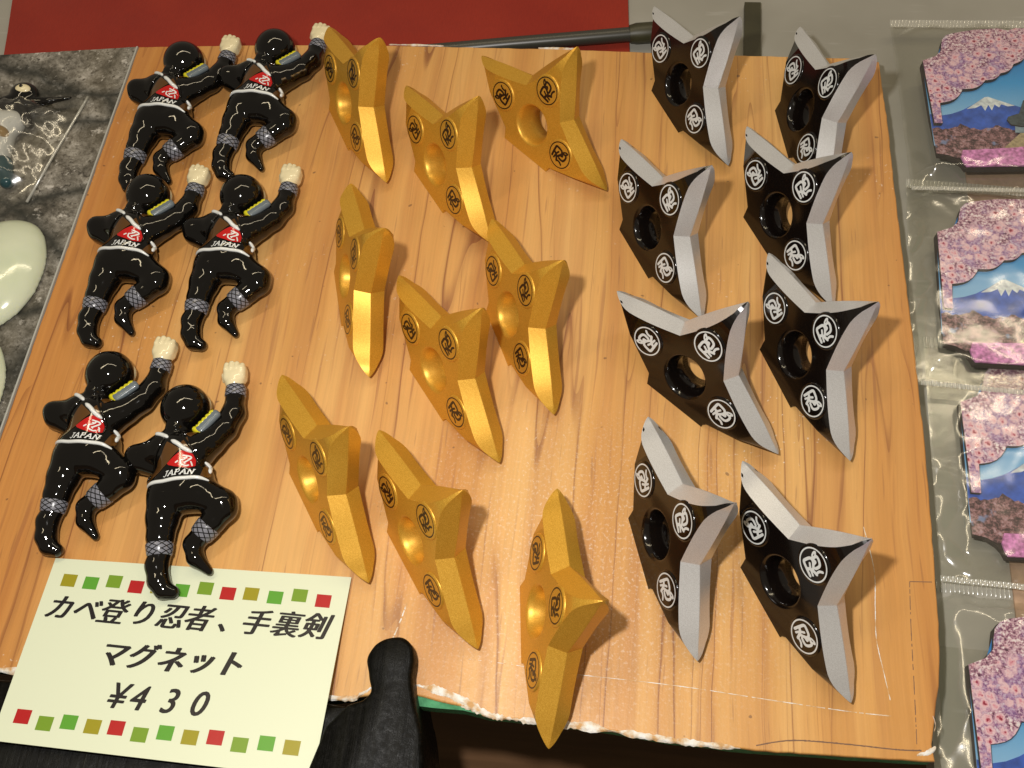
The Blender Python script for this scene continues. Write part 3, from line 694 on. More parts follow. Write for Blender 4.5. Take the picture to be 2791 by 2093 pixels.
def make_ninja():
    root = empty('ninja_figurine'); 
    body = obj('body', BODY, root)
    ca, sa = math.cos(R(9)), math.sin(R(9))
    def fist(X, Y, Z):
        x0, y0, z0 = (X - 9.5) / 1.03, (Y - 40.6) / 1.03, (Z - 7.4) / 1.03; x = x0 * ca + y0 * sa; y = -x0 * sa + y0 * ca; z = z0
        q = [np.abs(x) - 2.0, np.abs(y + 0.3) - 1.4, np.abs(z) - 1.0]
        D = np.sqrt(sum(np.maximum(a, 0) ** 2 for a in q)) + np.minimum(np.maximum(np.maximum(q[0], q[1]), q[2]), 0) - 1.95
        D = smin(D, cap(x, y, z, (0, -3.4, 0), (0, -1.5, 0), 3.3, 3.2), 0.8)
        for i, (ln, zz) in enumerate(((3.0, 1.7), (3.35, 1.95), (3.1, 1.8), (2.5, 1.5))):
            fx = -2.75 + 1.78 * i
            f = np.minimum(cap(x, y, z, (fx, 0.9, zz + 0.35), (fx, ln, zz - 0.2), 0.98, 1.0), cap(x, y, z, (fx, ln, zz - 0.2), (fx, ln - 0.1, -1.4), 1.0, 0.9))
            f = np.minimum(f, cap(x, y, z, (fx, ln - 0.1, -1.4), (fx, ln - 2.2, -2.4), 0.9, 0.85))
            D = smin(D, f, 0.16)
        D = smin(D, np.minimum(cap(x, y, z, (-3.6, -2.0, -0.6), (-4.25, 0.3, -0.9), 1.0, 0.95), cap(x, y, z, (-4.25, 0.3, -0.9), (-3.5, 2.1, -1.6), 0.95, 0.8)), 0.3)
        return D
    sdf_obj('fist', fist, (2.4, 33.5, 1.5), (16.5, 47.5, 13), 0.25, M['cream'], root, 1)
    cuff('wrist_cuff', (11.35, 31.6, 7), (10.75, 35.8, 7), 3.5, 3.3, root)
    cuff('ankle_cuff', (-2.0, -23.0, 6.9), (-1.1, -27.2, 6.5), 4.4, 3.8, root)
    cuff('ankle_cuff', (13.4, -15.2, 6.8), (10.6, -19.2, 6.1), 4.2, 3.7, root)
    # vest panels, red patch, lettering and white piping follow the back
    drape('vest_panel', poly_fn([(-4.6, 9.8), (0.6, 7.4), (-2.6, 1.6), (-6.2, -1.8), (-10.3, -5.0), (-11.6, -2.8), (-8.3, 1.2), (-5.6, 5.4)]), (-12.5, 2.5, -6, 11), 0.4, 0.16, M['brown'], root)
    drape('vest_panel', poly_fn([(8.6, 4.6), (10.2, 3.0), (11.4, 0.2), (11.0, -0.9), (8.8, -1.0)]), (7, 13, -2, 6), 0.4, 0.16, M['brown'], root)
    drape('vest_panel', poly_fn([(0.2, 13.6), (3.8, 16.8), (4.6, 15.0), (2.7, 12.3)]), (-1, 6, 11, 18), 0.3, 0.2, M['brown'], root)
    drape('vest_panel', poly_fn([(0.2, 9.3), (1.6, 12.4), (4.4, 7.6)]), (-1, 6, 6, 14), 0.3, 0.18, M['brown'], root)
    red = drape('red_patch', poly_fn([(-2.5, 1.7), (-0.6, 4.4), (1.3, 6.9), (4.9, 6.4), (6.2, 4.4), (6.5, 2.4), (5.0, 1.3), (3.1, 0.9), (0.4, 0.9), (-1.6, 1.2)]), (-3.5, 7.5, 0, 8), 0.3, 0.24, M['red'], root)
    nk = [([(2.3, 5.2), (4.4, 5.3), (4.6, 4.6), (3.4, 2.9)], 0.24), ([(2.6, 4.4), (3.4, 4.5)], 0.2), ([(3.5, 5.1), (3.0, 4.0), (1.9, 3.3)], 0.2), ([(0.6, 2.3), (1.1, 2.9)], 0.25), ([(2.0, 3.0), (2.4, 2.0), (3.9, 1.7), (4.6, 2.1)], 0.24), ([(3.1, 2.8), (3.5, 2.5)], 0.2), ([(4.9, 3.6), (5.5, 2.6), (5.6, 2.3)], 0.2)]
    drape('patch_character', stroke_fn(nk), (0, 6.3, 1.2, 6.2), 0.13, 0.34, M['white'], red)
    # serif capitals along the hem
    def letters(X, Y):
        D = np.full(X.shape, 9e9); o = np.array((-2.9, -2.75)); ex = np.array((0.966, 0.226)); ey = np.array((0.05, 0.97)); H = 1.75
        g = {'J': [[(0.0, 0.15), (0.3, -0.05), (0.62, 0.15), (0.8, 1.0)], [(0.45, 1.0), (1.1, 1.0)]], 'A': [[(0.0, 0.0), (0.75, 1.0)], [(0.75, 1.0), (1.1, 0.0)], [(0.3, 0.35), (0.95, 0.35)], [(-0.15, 0.0), (0.2, 0.0)], [(0.85, 0.0), (1.3, 0.0)]],
             'P': [[(0.2, 0.0), (0.4, 1.0)], [(0.15, 1.0), (0.9, 1.0), (1.05, 0.75), (0.85, 0.5), (0.35, 0.48)], [(0.0, 0.0), (0.45, 0.0)]], 'N': [[(0.1, 0.0), (0.3, 1.0)], [(0.3, 1.0), (0.95, 0.0)], [(0.95, 0.0), (1.15, 1.0)], [(0.95, 1.0), (1.35, 1.0)], [(-0.08, 0.0), (0.3, 0.0)]]}
        x = 0.0
        for ch, adv in (('J', 1.75), ('A', 2.1), ('P', 1.95), ('A', 2.15), ('N', 2.0)):
            for s in g[ch]:
                q = [o + ex * (x + p[0] * 1.55) + ey * p[1] * H for p in s]
                for a, b in zip(q[:-1], q[1:]): D = np.minimum(D, seg2(X, Y, a, b) - (0.165 if abs(a[1] - b[1]) > 0.8 else 0.11))
            x += adv
        return D
    drape('lettering', letters, (-3.6, 8.6, -3.6, 2.0), 0.14, 0.14, M['white'], root)
    piping('white_piping', [(-10.2, -5.2), (-6.5, -4.4), (-2.3, -3.9), (3.4, -2.6), (8.2, -1.6), (11.8, -1.9)], 0.66, M['white'], root)
    piping('white_piping', [(-11.0, 13.6), (-8.0, 12.9), (-5.0, 11.6)], 0.75, M['white'], root)
    piping('white_piping', [(-3.2, 10.3), (-0.6, 9.2), (1.6, 7.9), (4.6, 6.9)], 0.78, M['white'], root)
    piping('white_piping', [(8.1, 5.2), (9.7, 3.7), (10.6, 1.4)], 0.75, M['white'], root)
    piping('sash', [(-2.0, 15.2), (1.2, 11.2), (5.6, 6.6), (6.7, 2.2)], 0.55, M['nblack'], root)
    piping('sash', [(-5.5, 12.8), (-9.5, 3.0), (-11.5, -2.6)], 0.5, M['nblack'], root)
    a, b = np.array((4.2, 16.2, 12.6)), np.array((8.4, 22.5, 12.6))
    d = (b - a) / np.linalg.norm(b - a); s = np.array((-d[1], d[0], 0))
    sw = sdf_obj('sword_handle', lambda X, Y, Z: smin(cap(X, Y, Z, a + s * 0.4, b + s * 0.4, 1.25, 1.2), cap(X, Y, Z, a - s * 0.6, b - s * 0.6, 1.25, 1.2), 0.4), (1, 13, 10), (12.5, 27, 16), 0.3, M['grey'], root, 1)
    wp = [a + d * (L_ * k / 9) + s * (1.25 + 0.28 * (-1) ** k) + np.array((0, 0, 0.65)) for k in range(10) for L_ in (7.6,)]
    obj('yellow_wrap', mesh('yellow_wrap', *tube(spline(wp, 3), 0.62, 8), M['yellow'], smooth=True), sw)
    sdf_obj('sword_guard', lambda X, Y, Z: cap(X, Y, Z, a - d * 0.9 + s * 1.5, a - d * 0.9 - s * 1.1, 1.05, 0.95), (0, 12, 10), (9, 20, 15.5), 0.25, M['yellow'], sw, 1)
    sdf_obj('face', lambda X, Y, Z: np.sqrt(((X + 0.75) / 4.4) ** 2 + ((Y - 27.2) / 4.6) ** 2 + ((Z - 7.6) / 4.0) ** 2) * 4.3 - 4.3, (-6, 21, 2), (7, 34, 14), 0.45, M['cream'], root, 1)
    return root
NJ = [((-155.3, 113.0), -14.0, 'black ninja figurine at the top left, beside the stone-printed board'), ((-117.7, 121.4), -15.2, 'black ninja figurine in the top row whose fist touches a gold star'),
    ((-151.8, 43.0), -13.3, 'black ninja figurine at the left of the middle pair'), ((-113.1, 44.5), -11.4, 'black ninja figurine at the right of the middle pair, beside the edge-on gold star'),
    ((-143.8, -35.8), -11.1, 'black ninja figurine in the lowest pair, left, its boot above the price card corner'), ((-107.5, -47.1), 0.0, 'black ninja figurine with one boot resting on the price card')]
proto = make_ninja()
for i, ((u, v), rz, lab) in enumerate(NJ):
    o = proto if i == 0 else copy_tree(proto)
    put(o, u, v, 0.6 if i == 5 else 0.0, R(rz)); tag(o, lab, 'figurine', 'wall-climbing ninja magnets')

# ------------------------------------------------------------------ price card
card = empty('price_card'); tag(card, 'pale yellow price card with Japanese lettering and rows of coloured squares', 'price card')
ex = Vector((0.9999, -0.0128, 0)); ey = Vector((0.0127, 0.9924, -0.1223)).normalized(); ez = ex.cross(ey)
card.matrix_world = MB @ Matrix(((ex[0], ey[0], ez[0], -0.1454), (ex[1], ey[1], ez[1], -0.1355), (ex[2], ey[2], ez[2], 0.0088), (0, 0, 0, 1)))
cv, cf = [], []
NXC = 20
corners = [(0.0, 0.0), (101.1, 0.0), (99.3, 62.9), (-2.3, 59.8)]
def cpt(s, t):
    x = (corners[0][0] * (1 - s) + corners[1][0] * s) * (1 - t) + (corners[3][0] * (1 - s) + corners[2][0] * s) * t
    y = (corners[0][1] * (1 - s) + corners[1][1] * s) * (1 - t) + (corners[3][1] * (1 - s) + corners[2][1] * s) * t
    return x, y
obj('card_sheet', prism_mesh('card_sheet', corners, -0.4, 0.0, M['card']), card)
sqs = [((5.3, 52.5), 'sq_olive'), ((13.0, 52.3), 'sq_green'), ((20.8, 53.6), 'sq_moss'), ((28.7, 52.5), 'sq_red'), ((36.4, 53.0), 'sq_olive'), ((44.3, 52.8), 'sq_green'), ((52.1, 54.3), 'sq_moss'), ((60.0, 53.3), 'sq_red'), ((67.7, 53.9), 'sq_olive'), ((75.9, 53.5), 'sq_green'), ((83.8, 55.0), 'sq_moss'), ((91.9, 53.9), 'sq_red'),
    ((7.2, 7.9), 'sq_red'), ((14.9, 6.6), 'sq_moss'), ((22.4, 7.8), 'sq_green'), ((30.2, 7.3), 'sq_olive'), ((37.7, 7.7), 'sq_red'), ((45.5, 6.5), 'sq_moss'), ((53.3, 7.9), 'sq_green'), ((61.2, 7.4), 'sq_olive'), ((69.0, 8.2), 'sq_red'), ((76.9, 6.9), 'sq_moss'), ((84.9, 8.2), 'sq_green'), ((92.8, 7.8), 'sq_olive')]
sqm = {}
for (x, y), k in sqs:
    if k not in sqm: sqm[k] = mesh('printed_square', [(-2.4, -2.15, 0), (2.5, -2.1, 0), (2.4, 2.2, 0), (-2.5, 2.15, 0)], [(0, 1, 2, 3)], M[k])
    obj('printed_square', sqm[k], card, (x, y, 0.05))
def glyph(ch, x, y, size, off, shear, sx=1.0):
    c = bpy.data.curves.new('glyph', 'FONT'); c.body = ch; c.size = size * MM; c.shear = shear; c.align_x = 'CENTER'; c.fill_mode = 'FRONT'; c.resolution_u = 4
    o = bpy.data.objects.new('character', c); COL.objects.link(o)
    bpy.context.view_layer.update()
    me = bpy.data.meshes.new_from_object(o.evaluated_get(bpy.context.evaluated_depsgraph_get()))
    bpy.data.objects.remove(o); me.name = 'character'; me.materials.clear(); me.materials.append(M['ink'])
    n = len(me.vertices); co = np.empty(n * 3); me.vertices.foreach_get('co', co); co = co.reshape(-1, 3)
    co[:, :2] -= (co[:, :2].max(0) + co[:, :2].min(0)) / 2; co[:, 0] *= sx; co[:, 2] = 0
    V, F = [], []
    for k, (dx, dy) in enumerate(((0, 0), (-off, 0.05), (off, -0.05), (-off * 0.5, -0.09), (off * 0.5, 0.09))):
        F += [[v + len(V) for v in p.vertices] for p in me.polygons]; V += [(c[0] * 1000 + dx, c[1] * 1000 + dy, k * 0.012) for c in co]
    bpy.data.meshes.remove(me)
    obj('character', mesh('character', V, F, M['ink']), card, (x, y, 0.06))
for ch, x, y in (('カ', 5.8, 43.3), ('ベ', 15.3, 43.4), ('登', 24.2, 43.7), ('り', 34.4, 44.0), ('忍', 43.9, 43.8), ('者', 53.2, 44.2), ('、', 61.1, 41.8), ('手', 72.2, 44.8), ('裏', 82.2, 45.2), ('剣', 91.6, 45.5)):
    glyph(ch, x, y, 9.1, 0.33, 0.26, 1.0)
for ch, x, y in (('マ', 29.9, 29.5), ('グ', 39.1, 30.2), ('ネ', 48.3, 30.1), ('ッ', 58.6, 29.6), ('ト', 68.1, 30.7)):
    glyph(ch, x, y, 9.1, 0.46, 0.26, 1.0)
for ch, x, y in (('¥', 35.5, 17.3), ('4', 41.8, 17.3), ('3', 51.8, 17.4), ('0', 61.4, 17.6)):
    glyph(ch, x, y, 10.8, 0.20, 0.24, 0.95)

# ------------------------------------------------------------------ black wooden stand under the board
stand = empty('wooden_stand'); put(stand); tag(stand, 'black burnt wood stand with a rounded knob holding the board\'s bottom edge', 'stand')
prof = spline([(-33.2, -113.6), (-31.2, -110.8), (-32.4, -107.0), (-33.8, -102.1), (-33.4, -99.0), (-31.6, -96.3), (-28.2, -94.4), (-24.2, -93.9), (-21.0, -95.8), (-19.4, -100.0), (-19.2, -106.0), (-17.0, -113.5), (-14.0, -121.5), (-12.2, -131.1)], 5)
knob = [tuple(p) for p in prof] + [(-11.0, -150), (-10, -185), (-52, -185), (-50, -150), (-43, -122.0), (-37.5, -115.4)]
ledge = [(-300, -185), (-51.0, -185), (-49, -150), (-42, -122.0), (-38, -115.3), (-44, -115.0), (-150, -116.9), (-300, -118.6)]
def stand_mesh(nm, poly, w1):
    bm = bmesh.new(); n = len(poly); w0 = -27.0
    lay = []
    if sum(a[0] * b[1] - b[0] * a[1] for a, b in zip(poly, poly[1:] + poly[:1])) < 0: poly = poly[::-1]
    for z, ins in ((w0, 0), (w0 + 9, -0.1), (-9, 0.25), (0, 0.05), (w1 - 1.6, 0.0), (w1 - 0.5, 0.45), (w1, 1.4)):
        ring = []
        for i, (x, y) in enumerate(poly):
            a, b = poly[i - 1], poly[(i + 1) % n]; tx, ty = b[0] - a[0], b[1] - a[1]; L = math.hypot(tx, ty) + 1e-9
            d = ins + 0.22 * mnoise.noise(Vector((x * 0.3, y * 0.3, z * 0.25)))
            ring.append(bm.verts.new((x - ty / L * d, y + tx / L * d, z)))
        lay.append(ring)
    for r0, r1 in zip(lay[:-1], lay[1:]):
        for i in range(n):
            f = bm.faces.new((r0[i], r0[(i + 1) % n], r1[(i + 1) % n], r1[i])); f.smooth = True
    bm.faces.new(lay[0]); bm.faces.new(lay[-1])
    bmesh.ops.recalc_face_normals(bm, faces=bm.faces)
    for v in bm.verts: v.co *= MM
    me = bpy.data.meshes.new(nm); bm.to_mesh(me); bm.free(); me.materials.append(M['burnt']); me.set_sharp_from_angle(angle=R(50)); return me
obj('knob', stand_mesh('knob', knob, 10.0), stand)
obj('ledge', stand_mesh('ledge', ledge, 4.6), stand)

# ------------------------------------------------------------------ things behind the board
def cloth_mesh(poly4, z, nx, ny, amp):
    V, F = [], []
    for j in range(ny + 1):
        for i in range(nx + 1):
            s, t = i / nx, j / ny
            x = (poly4[0][0] * (1 - s) + poly4[1][0] * s) * (1 - t) + (poly4[3][0] * (1 - s) + poly4[2][0] * s) * t
            y = (poly4[0][1] * (1 - s) + poly4[1][1] * s) * (1 - t) + (poly4[3][1] * (1 - s) + poly4[2][1] * s) * t
            V.append((x, y, z + amp * (0.6 + mnoise.noise(Vector((x * 0.012 + y * 0.03, y * 0.01, 1.5))) + 0.4 * mnoise.noise(Vector((x * 0.03, y * 0.06, 7))))))
    for j in range(ny):
        for i in range(nx): a = j * (nx + 1) + i; F.append([a, a + 1, a + nx + 2, a + nx + 1])
    return V, F
V, F = cloth_mesh([(-244, 110), (38, 110), (22, 330), (-290, 330)], -12.5, 60, 30, 1.0)
cl = obj('red_cloth', mesh('red_cloth', V, F, M['redcloth'], smooth=True)); put(cl); tag(cl, 'red cloth spread behind the top edge of the wood grain board', 'cloth')
rod = obj('dark_rod', mesh('dark_rod', *tube([(-70, 163, -8.5), (-17, 171, -8.5), (36, 178.5, -8.5)], 3.1, 16), M['darkrod'], smooth=True, angle=R(40))); put(rod); tag(rod, 'dark grey rod lying behind the top edge of the board', 'rod')
obj('rod_cap', mesh('rod_cap', *tube([(33, 178.2, -8.5), (36, 178.7, -8.5), (48, 180.3, -8.5), (50, 180.6, -8.5)], 4.4, 16, prof=[0.85, 1, 1, 0.9]), M['olive'], smooth=True, angle=R(40)), rod)
bar = obj('flat_bar', prism_mesh('flat_bar', [(82.5, 150), (89.5, 150), (89.8, 201), (82.8, 201)], -13.9, -10.5, M['olive'])); put(bar); tag(bar, 'dark olive flat bar standing up behind the board between two black stars', 'bar')

# ------------------------------------------------------------------ cherry-blossom picture magnets in clear bags
def relief(name, poly, z0, z1, mat, side=None, parent=None):
    n = len(poly); V, F = prism(poly, z0, z1); me = mesh(name, V, F, [mat, side or M['mdf']], [1, 0] + [1] * n); return obj(name, me, parent)
W_ = 62
plate = [(0, 0), (5.6, 2.7), (8.0, 5.6), (8.6, 9.5), (9.2, 12.3), (11, 14.6), (13.4, 15.8), (22.4, 18.0), (32.2, 19.0), (36.0, 17.8), (39.5, 19.2), (48, 19), (W_, 17), (W_, -53), (10.8, -55.5), (9.8, -53.2), (8.2, -51.2), (5.1, -49.2), (1.3, -48.6), (0.9, -52), (0.4, -30)]
plate2 = [p for p in plate if p not in ((0.9, -52),)]
scal = [(4.4, -24.2)]
for a, b in (((4.4, -23.3), (14.1, -15.6)), ((14.1, -15.6), (23.5, -10.6)), ((23.5, -10.6), (30.0, -6.6)), ((30.0, -6.6), (35.7, -1.4)), ((35.7, -1.4), (41.8, 6.2)), ((41.8, 6.2), (52, 9)), ((52, 9), (W_, 10))):
    for k in range(7):
        t = k / 6; x = a[0] + (b[0] - a[0]) * t; y = a[1] + (b[1] - a[1]) * t; d = math.hypot(b[0] - a[0], b[1] - a[1]); bul = -0.16 * d * math.sin(math.pi * t)
        scal.append((x - (b[1] - a[1]) / d * -(-bul) * 1.0, y + (b[0] - a[0]) / d * bul))
def make_magnet():
    root = empty('picture_magnet')
    relief('back_plate', [(x, y) for x, y in plate2], 0, 2.0, M['mdf'], None, root)
    relief('sky_print', [(0.5, -44), (0.5, -0.4), (6, 2.2), (9.6, 12), (14, 15.2), (22.4, 17.4), (W_ - 0.5, 16.4), (W_ - 0.5, -44)], 2.0, 2.2, M['sky'], M['sky'], root)
    relief('mountain', [(0.55, -38), (0.55, -27.8), (5.0, -28.4), (9, -27.4), (13.1, -25.5), (18, -22.2), (22.7, -18.2), (24.1, -18.0), (28.1, -19.9), (33.9, -22.5), (44, -27), (W_ - 0.3, -31), (W_ - 0.3, -38)], 2.2, 2.32, M['fuji'], M['fuji'], root)
    relief('snow_cap', [(15.0, -24.8), (18, -22.3), (22.7, -18.3), (24.1, -18.1), (28.1, -20.0), (33.7, -22.6), (31, -23.0), (28.6, -22.0), (27.6, -23.6), (26.0, -22.2), (24.6, -25.4), (23.6, -22.4), (22.0, -25.6), (20.9, -22.6), (18.4, -24.2)], 2.32, 2.40, M['snow'], M['snow'], root)
    tr = [(0.6, -35.6)] + [(x, -33.0 - 2.6 * abs(math.sin(x * 0.23 + 0.4)) + 1.3 * mnoise.noise(Vector((x, 0, 0)))) for x in np.linspace(2, W_ - 1, 50)] + [(W_ - 0.4, -50), (10, -50.2), (8.4, -50.6), (5.1, -48.9), (0.8, -48.2)]
    relief('cherry_trees', tr, 2.32, 2.46, M['trees'], M['trees'], root)
    relief('castle_base', [(25.5, -46.2), (33.6, -37.4), (W_ - 0.5, -34), (W_ - 0.5, -46)], 2.46, 3.0, M['stonewall'], None, root)
    relief('castle_wall', [(31.5, -37.6), (32, -32.5), (36, -28), (37, -24), (W_ - 6, -22), (W_ - 2, -37)], 3.0, 3.3, M['wall'], M['wall'], root)
    relief('castle_roof', [(29.0, -31.6), (29.6, -30.0), (34.1, -28.1), (36.6, -21.2), (39.3, -19.8), (40.7, -16.3), (41.6, -19.4), (W_ - 8, -18), (W_ - 3, -22), (W_ - 1, -32.5), (34, -34.8), (30.2, -34.0)], 3.3, 3.9, M['roof'], None, root)
    fl = [(10.4, -53.8), (9.6, -50.6)] + [(x, -47.4 + 0.10 * (x - 10) + 0.7 * mnoise.noise(Vector((x * 0.7, 3, 0)))) for x in np.linspace(10.5, W_ - 1, 40)] + [(W_ - 0.3, -52.6), (11.2, -55.0)]
    relief('flower_bed', fl, 2.46, 3.4, M['flower'], M['flower'], root)
    frame = [(0.15, 0)] + plate[1:12] + [(W_ - 0.2, 16.8)] + scal[::-1] + [(4.2, -34), (1.2, -34)]
    relief('blossom_layer', frame, 2.42, 4.0, M['blossom'], None, root)
    return root
mag = make_magnet()
PK = [((153.4, 160.2), 1.0, 'picture magnet of a snowy mountain and cherry blossom, topmost of the bagged ones', 'clear cellophane bag with a bright crimped top seal, topmost on the right'),
    ((153.0, 76.6), -3.0, 'picture magnet of a snowy mountain and cherry blossom, second from the top', 'clear cellophane bag, second from the top on the right, with glare across the picture'),
    ((156.0, 7.0), -1.6, 'picture magnet of a snowy mountain and cherry blossom, third from the top', 'clear cellophane bag, third from the top on the right'),
    ((150.6, -83.5), -1.0, 'picture magnet of a snowy mountain and cherry blossom, lowest and cut by the frame', 'clear cellophane bag with crimped seal, lowest at the bottom right corner')]
def make_bag(seed):
    root = empty('cellophane_bag')
    nx, ny = 84, 104; x0, x1, y0, y1 = -9.5, W_ + 8, -63.0, 24.5
    V, F = [], []
    for j in range(ny + 1):
        for i in range(nx + 1):
            s, t = i / nx, j / ny; x = x0 + (x1 - x0) * s; y = y0 + (y1 - y0) * t
            e = min(1, min(s, 1 - s) * 9) * min(1, min(t, 1 - t) * 12); e = e * e * (3 - 2 * e)
            z = 0.4 + 5.2 * e
            p = Vector((x * 0.06, y * 0.05, seed * 7.3))
            rid = 1 - abs(mnoise.noise(p + Vector((0, 0, 3)))) * 2
            edge_ = 1 - min(1, min(s * 6, t * 5, (1 - t) * 5))
            z += 0.5 * mnoise.noise(p * 2.2) * (0.5 + edge_) + 1.2 * max(0, rid - 0.62) * (0.35 + 1.6 * edge_) + 1.4 * edge_ * max(0, mnoise.noise(Vector((x * 0.16 - y * 0.10, y * 0.07, seed)))) + 0.8 * edge_ * max(0, 0.55 - 2.2 * abs(mnoise.noise(Vector((x * 0.10 + y * 0.09, y * 0.03, seed + 5)))))
            V.append((x + 0.5 * mnoise.noise(Vector((y * 0.09, seed, 0))) * (1 - s), y + 0.4 * mnoise.noise(Vector((x * 0.07, seed, 4))), max(0.35, z)))
    for j in range(ny):
        for i in range(nx): a = j * (nx + 1) + i; F.append([a, a + 1, a + nx + 2, a + nx + 1])
    obj('front_film', mesh('front_film', V, F, M['film'], smooth=True), root)
    Vb, Fb = [(x0, y0, 0.12), (x1, y0, 0.12), (x1, y1, 0.12), (x0, y1, 0.12)], [(0, 1, 2, 3)]
    obj('back_film', mesh('back_film', Vb, Fb, M['film']), root)
    # crimped seals: narrow ridged strips
    for nm, ya, yb in (('crimped_seal', y1 - 0.6, y1 + 3.8), ('crimped_seal', y0 - 1.6, y0 + 0.4)):
        n = int((x1 - x0) / 0.23); V, F = [], []
        for i in range(n + 1):
            x = x0 + (x1 - x0) * i / n; z = 0.75 + 0.5 * math.sin(i / n * (x1 - x0) / 1.42 * 2 * math.pi)
            for y, k in ((ya, 0.2), (ya + 0.5, 1), (yb - 0.5, 1), (yb, 0.2)): V.append((x, y + 0.15 * mnoise.noise(Vector((x * 0.5, y, seed))), 0.75 + (z - 0.75) * k))
        for i in range(n):
            for k in range(3): F.append([i * 4 + k, i * 4 + k + 1, i * 4 + k + 5, i * 4 + k + 4])
        obj(nm, mesh(nm, V, F, M['seal'], smooth=True), root)
    return root
for i, ((u, v), rz, lab, blab) in enumerate(PK):
    lift = (-1.5, -4, -7, -8.5)[i]
    o = mag if i == 0 else copy_tree(mag)
    put(o, u, v, lift - 4.5, R(rz), ('X', R(-2.0))); tag(o, lab, 'picture magnet', 'bagged picture magnets')
    b = make_bag(i + 1); put(b, u, v, lift - 5.4, R(rz), ('X', R(-2.0))); tag(b, blab, 'plastic bag', 'cellophane bags on the right')
kb = obj('kraft_card', prism_mesh('kraft_card', [(168, -120), (240, -122), (240, 170), (170, 172)], -13.9, -13.0, M['kraft'])); put(kb); tag(kb, 'pinkish brown card behind the bagged picture magnets', 'card')

# ------------------------------------------------------------------ left: bagged charm and pale green domes
ch = empty('ninja_charm'); put(ch, -222, 98, 0.3); tag(ch, 'small black and white ninja charm with a cream face inside a clear bag', 'charm')
def cb(X, Y, Z):
    D = np.sqrt(((X - 0) / 6.2) ** 2 + ((Y - 23.5) / 5.6) ** 2 + ((Z - 5) / 4.6) ** 2) * 5 - 5
    for a, b, r0, r1 in (((-16, 13, 4.5), (-2, 19, 5), 3.6, 4.2), ((-2, 18.5, 5), (12, 20.5, 5), 3.2, 1.6), ((12, 20.5, 5), (20, 23.5, 4), 1.4, 0.9), ((0, 16, 4.5), (6, 9, 4), 3.4, 2.2), ((-14, 12, 4), (-22, 6, 3.5), 3.2, 2.5)):
        D = smin(D, cap(X, Y, Z, a, b, r0, r1), 1.0)
    return np.maximum(D, 0.3 - Z)
sdf_obj('body', cb, (-27, 1, -0.5), (23, 32, 12), 0.7, M['nblack'], ch)
sdf_obj('face', lambda X, Y, Z: np.sqrt(((X - 0.8) / 3.6) ** 2 + ((Y - 23.6) / 2.6) ** 2 + ((Z - 7.9) / 2.2) ** 2) * 2.6 - 2.6, (-4, 20, 5), (6, 27, 11), 0.3, M['cream'], ch, 1)
sdf_obj('eye', lambda X, Y, Z: np.sqrt((X - 0.9) ** 2 + (Y - 23.9) ** 2 + ((Z - 10.0) / 0.8) ** 2) - 0.8, (-1, 22, 8.5), (3, 26, 12), 0.2, M['nblack'], ch, 1)
sdf_obj('robe', lambda X, Y, Z: smin(smin(cap(X, Y, Z, (-8, 8, 4), (-1, 9, 4), 6.2, 5.2), cap(X, Y, Z, (-4, 6, 4), (-3, -14, 3), 5.5, 6.0), 2.0), cap(X, Y, Z, (-9, -10, 3), (-12, -18, 2.5), 4.5, 3.5), 2.0), (-22, -26, -3), (8, 18, 13), 0.8, M['pearl'], ch)
sdf_obj('sash', lambda X, Y, Z: np.sqrt(((X + 6) / 7.5) ** 2 + ((Y - 0.5) / 5) ** 2 + ((Z - 6.5) / 4.2) ** 2) * 5 - 5, (-16, -6, 1), (4, 8, 12), 0.6, M['tan'], ch)
sdf_obj('leg', lambda X, Y, Z: cap(X, Y, Z, (2, -13, 3.5), (6, -21, 3.0), 4.2, 3.0), (-4, -26, -2), (12, -6, 9), 0.6, M['teal'], ch)
bagc = empty('charm_bag'); put(bagc, -222, 98, 0.2); tag(bagc, 'crinkled clear bag around the small ninja charm on the stone print', 'plastic bag')
quad = [(-40, -34), (16.5, -29), (25.5, 27.5), (-40, 24)]
V, F = [], []; nx, ny = 60, 60
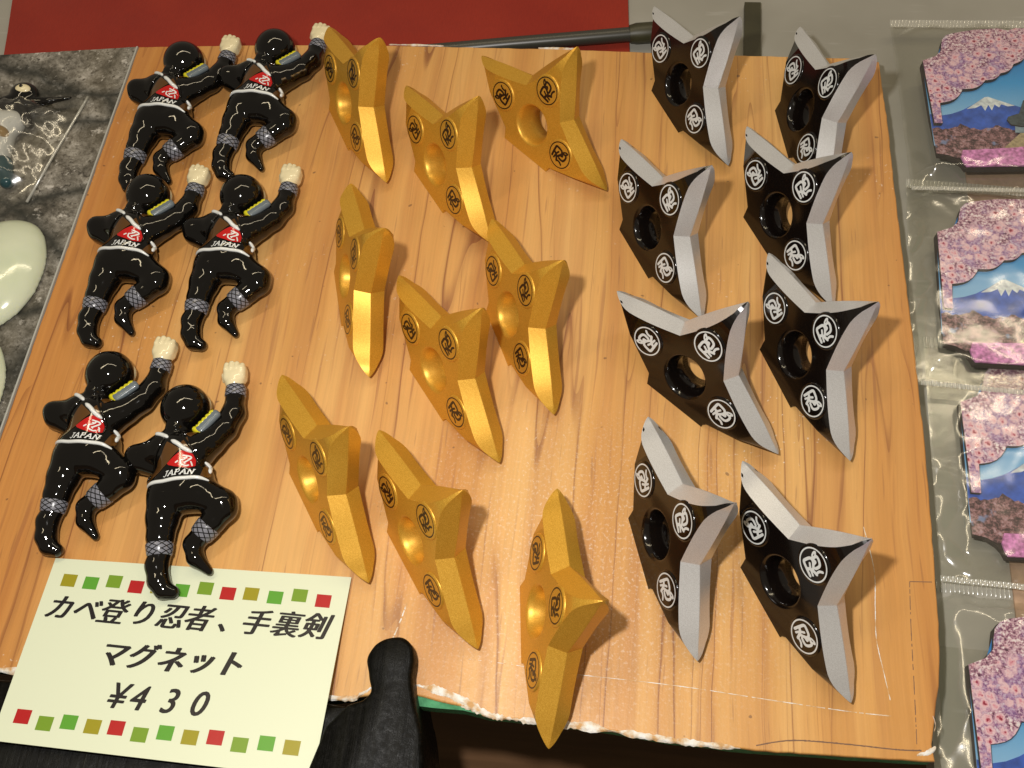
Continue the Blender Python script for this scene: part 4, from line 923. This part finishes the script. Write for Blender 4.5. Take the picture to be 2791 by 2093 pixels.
for j in range(ny + 1):
    for i in range(nx + 1):
        s, t = i / nx, j / ny
        x = (quad[0][0] * (1 - s) + quad[1][0] * s) * (1 - t) + (quad[3][0] * (1 - s) + quad[2][0] * s) * t
        y = (quad[0][1] * (1 - s) + quad[1][1] * s) * (1 - t) + (quad[3][1] * (1 - s) + quad[2][1] * s) * t
        e = min(1, min(s, 1 - s) * 3.2) * min(1, min(t, 1 - t) * 5); e = e * e * (3 - 2 * e)
        p = Vector((x * 0.09, y * 0.07, 2.2)); rid = 1 - 2 * abs(mnoise.noise(p)); rid2 = 1 - 2 * abs(mnoise.noise(Vector((x * 0.16 + y * 0.1, y * 0.05, 9))))
        z = 0.25 + 10.5 * e + (2.0 * max(0, rid - 0.45) + 1.8 * max(0, rid2 - 0.5)) * (0.2 + e) + 0.5 * mnoise.noise(p * 3)
        V.append((x, y, max(0.2, z)))
for j in range(ny):
    for i in range(nx): a = j * (nx + 1) + i; F.append([a, a + 1, a + nx + 2, a + nx + 1])
obj('front_film', mesh('front_film', V, F, M['film'], smooth=True), bagc)
obj('side_seal', mesh('side_seal', *tube([(16.2, -29, 0.8), (20, -5, 0.9), (24, 18, 0.8), (25.4, 27.3, 0.7)], 0.55, 8), M['seal'], smooth=True), bagc)
def dome(name, pos, rz, a, b, hgt, lab):
    def f(X, Y, Z):
        taper = 1 - 0.16 * (Y / b)
        d = np.sqrt((X / (a * taper)) ** 2 + (Y / b) ** 2 + ((Z) / hgt) ** 2) * hgt - hgt
        return np.maximum(d, 0.25 - Z)
    root = sdf_obj(name, f, (-a * 1.3, -b * 1.15, -1), (a * 1.3, b * 1.15, hgt + 2), 0.9, M['glow'])
    put(root, *pos, 0.2, R(rz)); tag(root, lab, 'plastic dome', 'pale green domes')
    hx, hy = a * 0.38, b * 0.18
    return root
dome('glow_dome', (-209.5, 33.5), -22, 22.5, 27, 11, 'large glossy pale green dome on the stone-printed board, upper one')
dome('glow_dome', (-208, -19), -15, 22.5, 27, 10, 'pale green dome at the left edge of the picture, lower one')
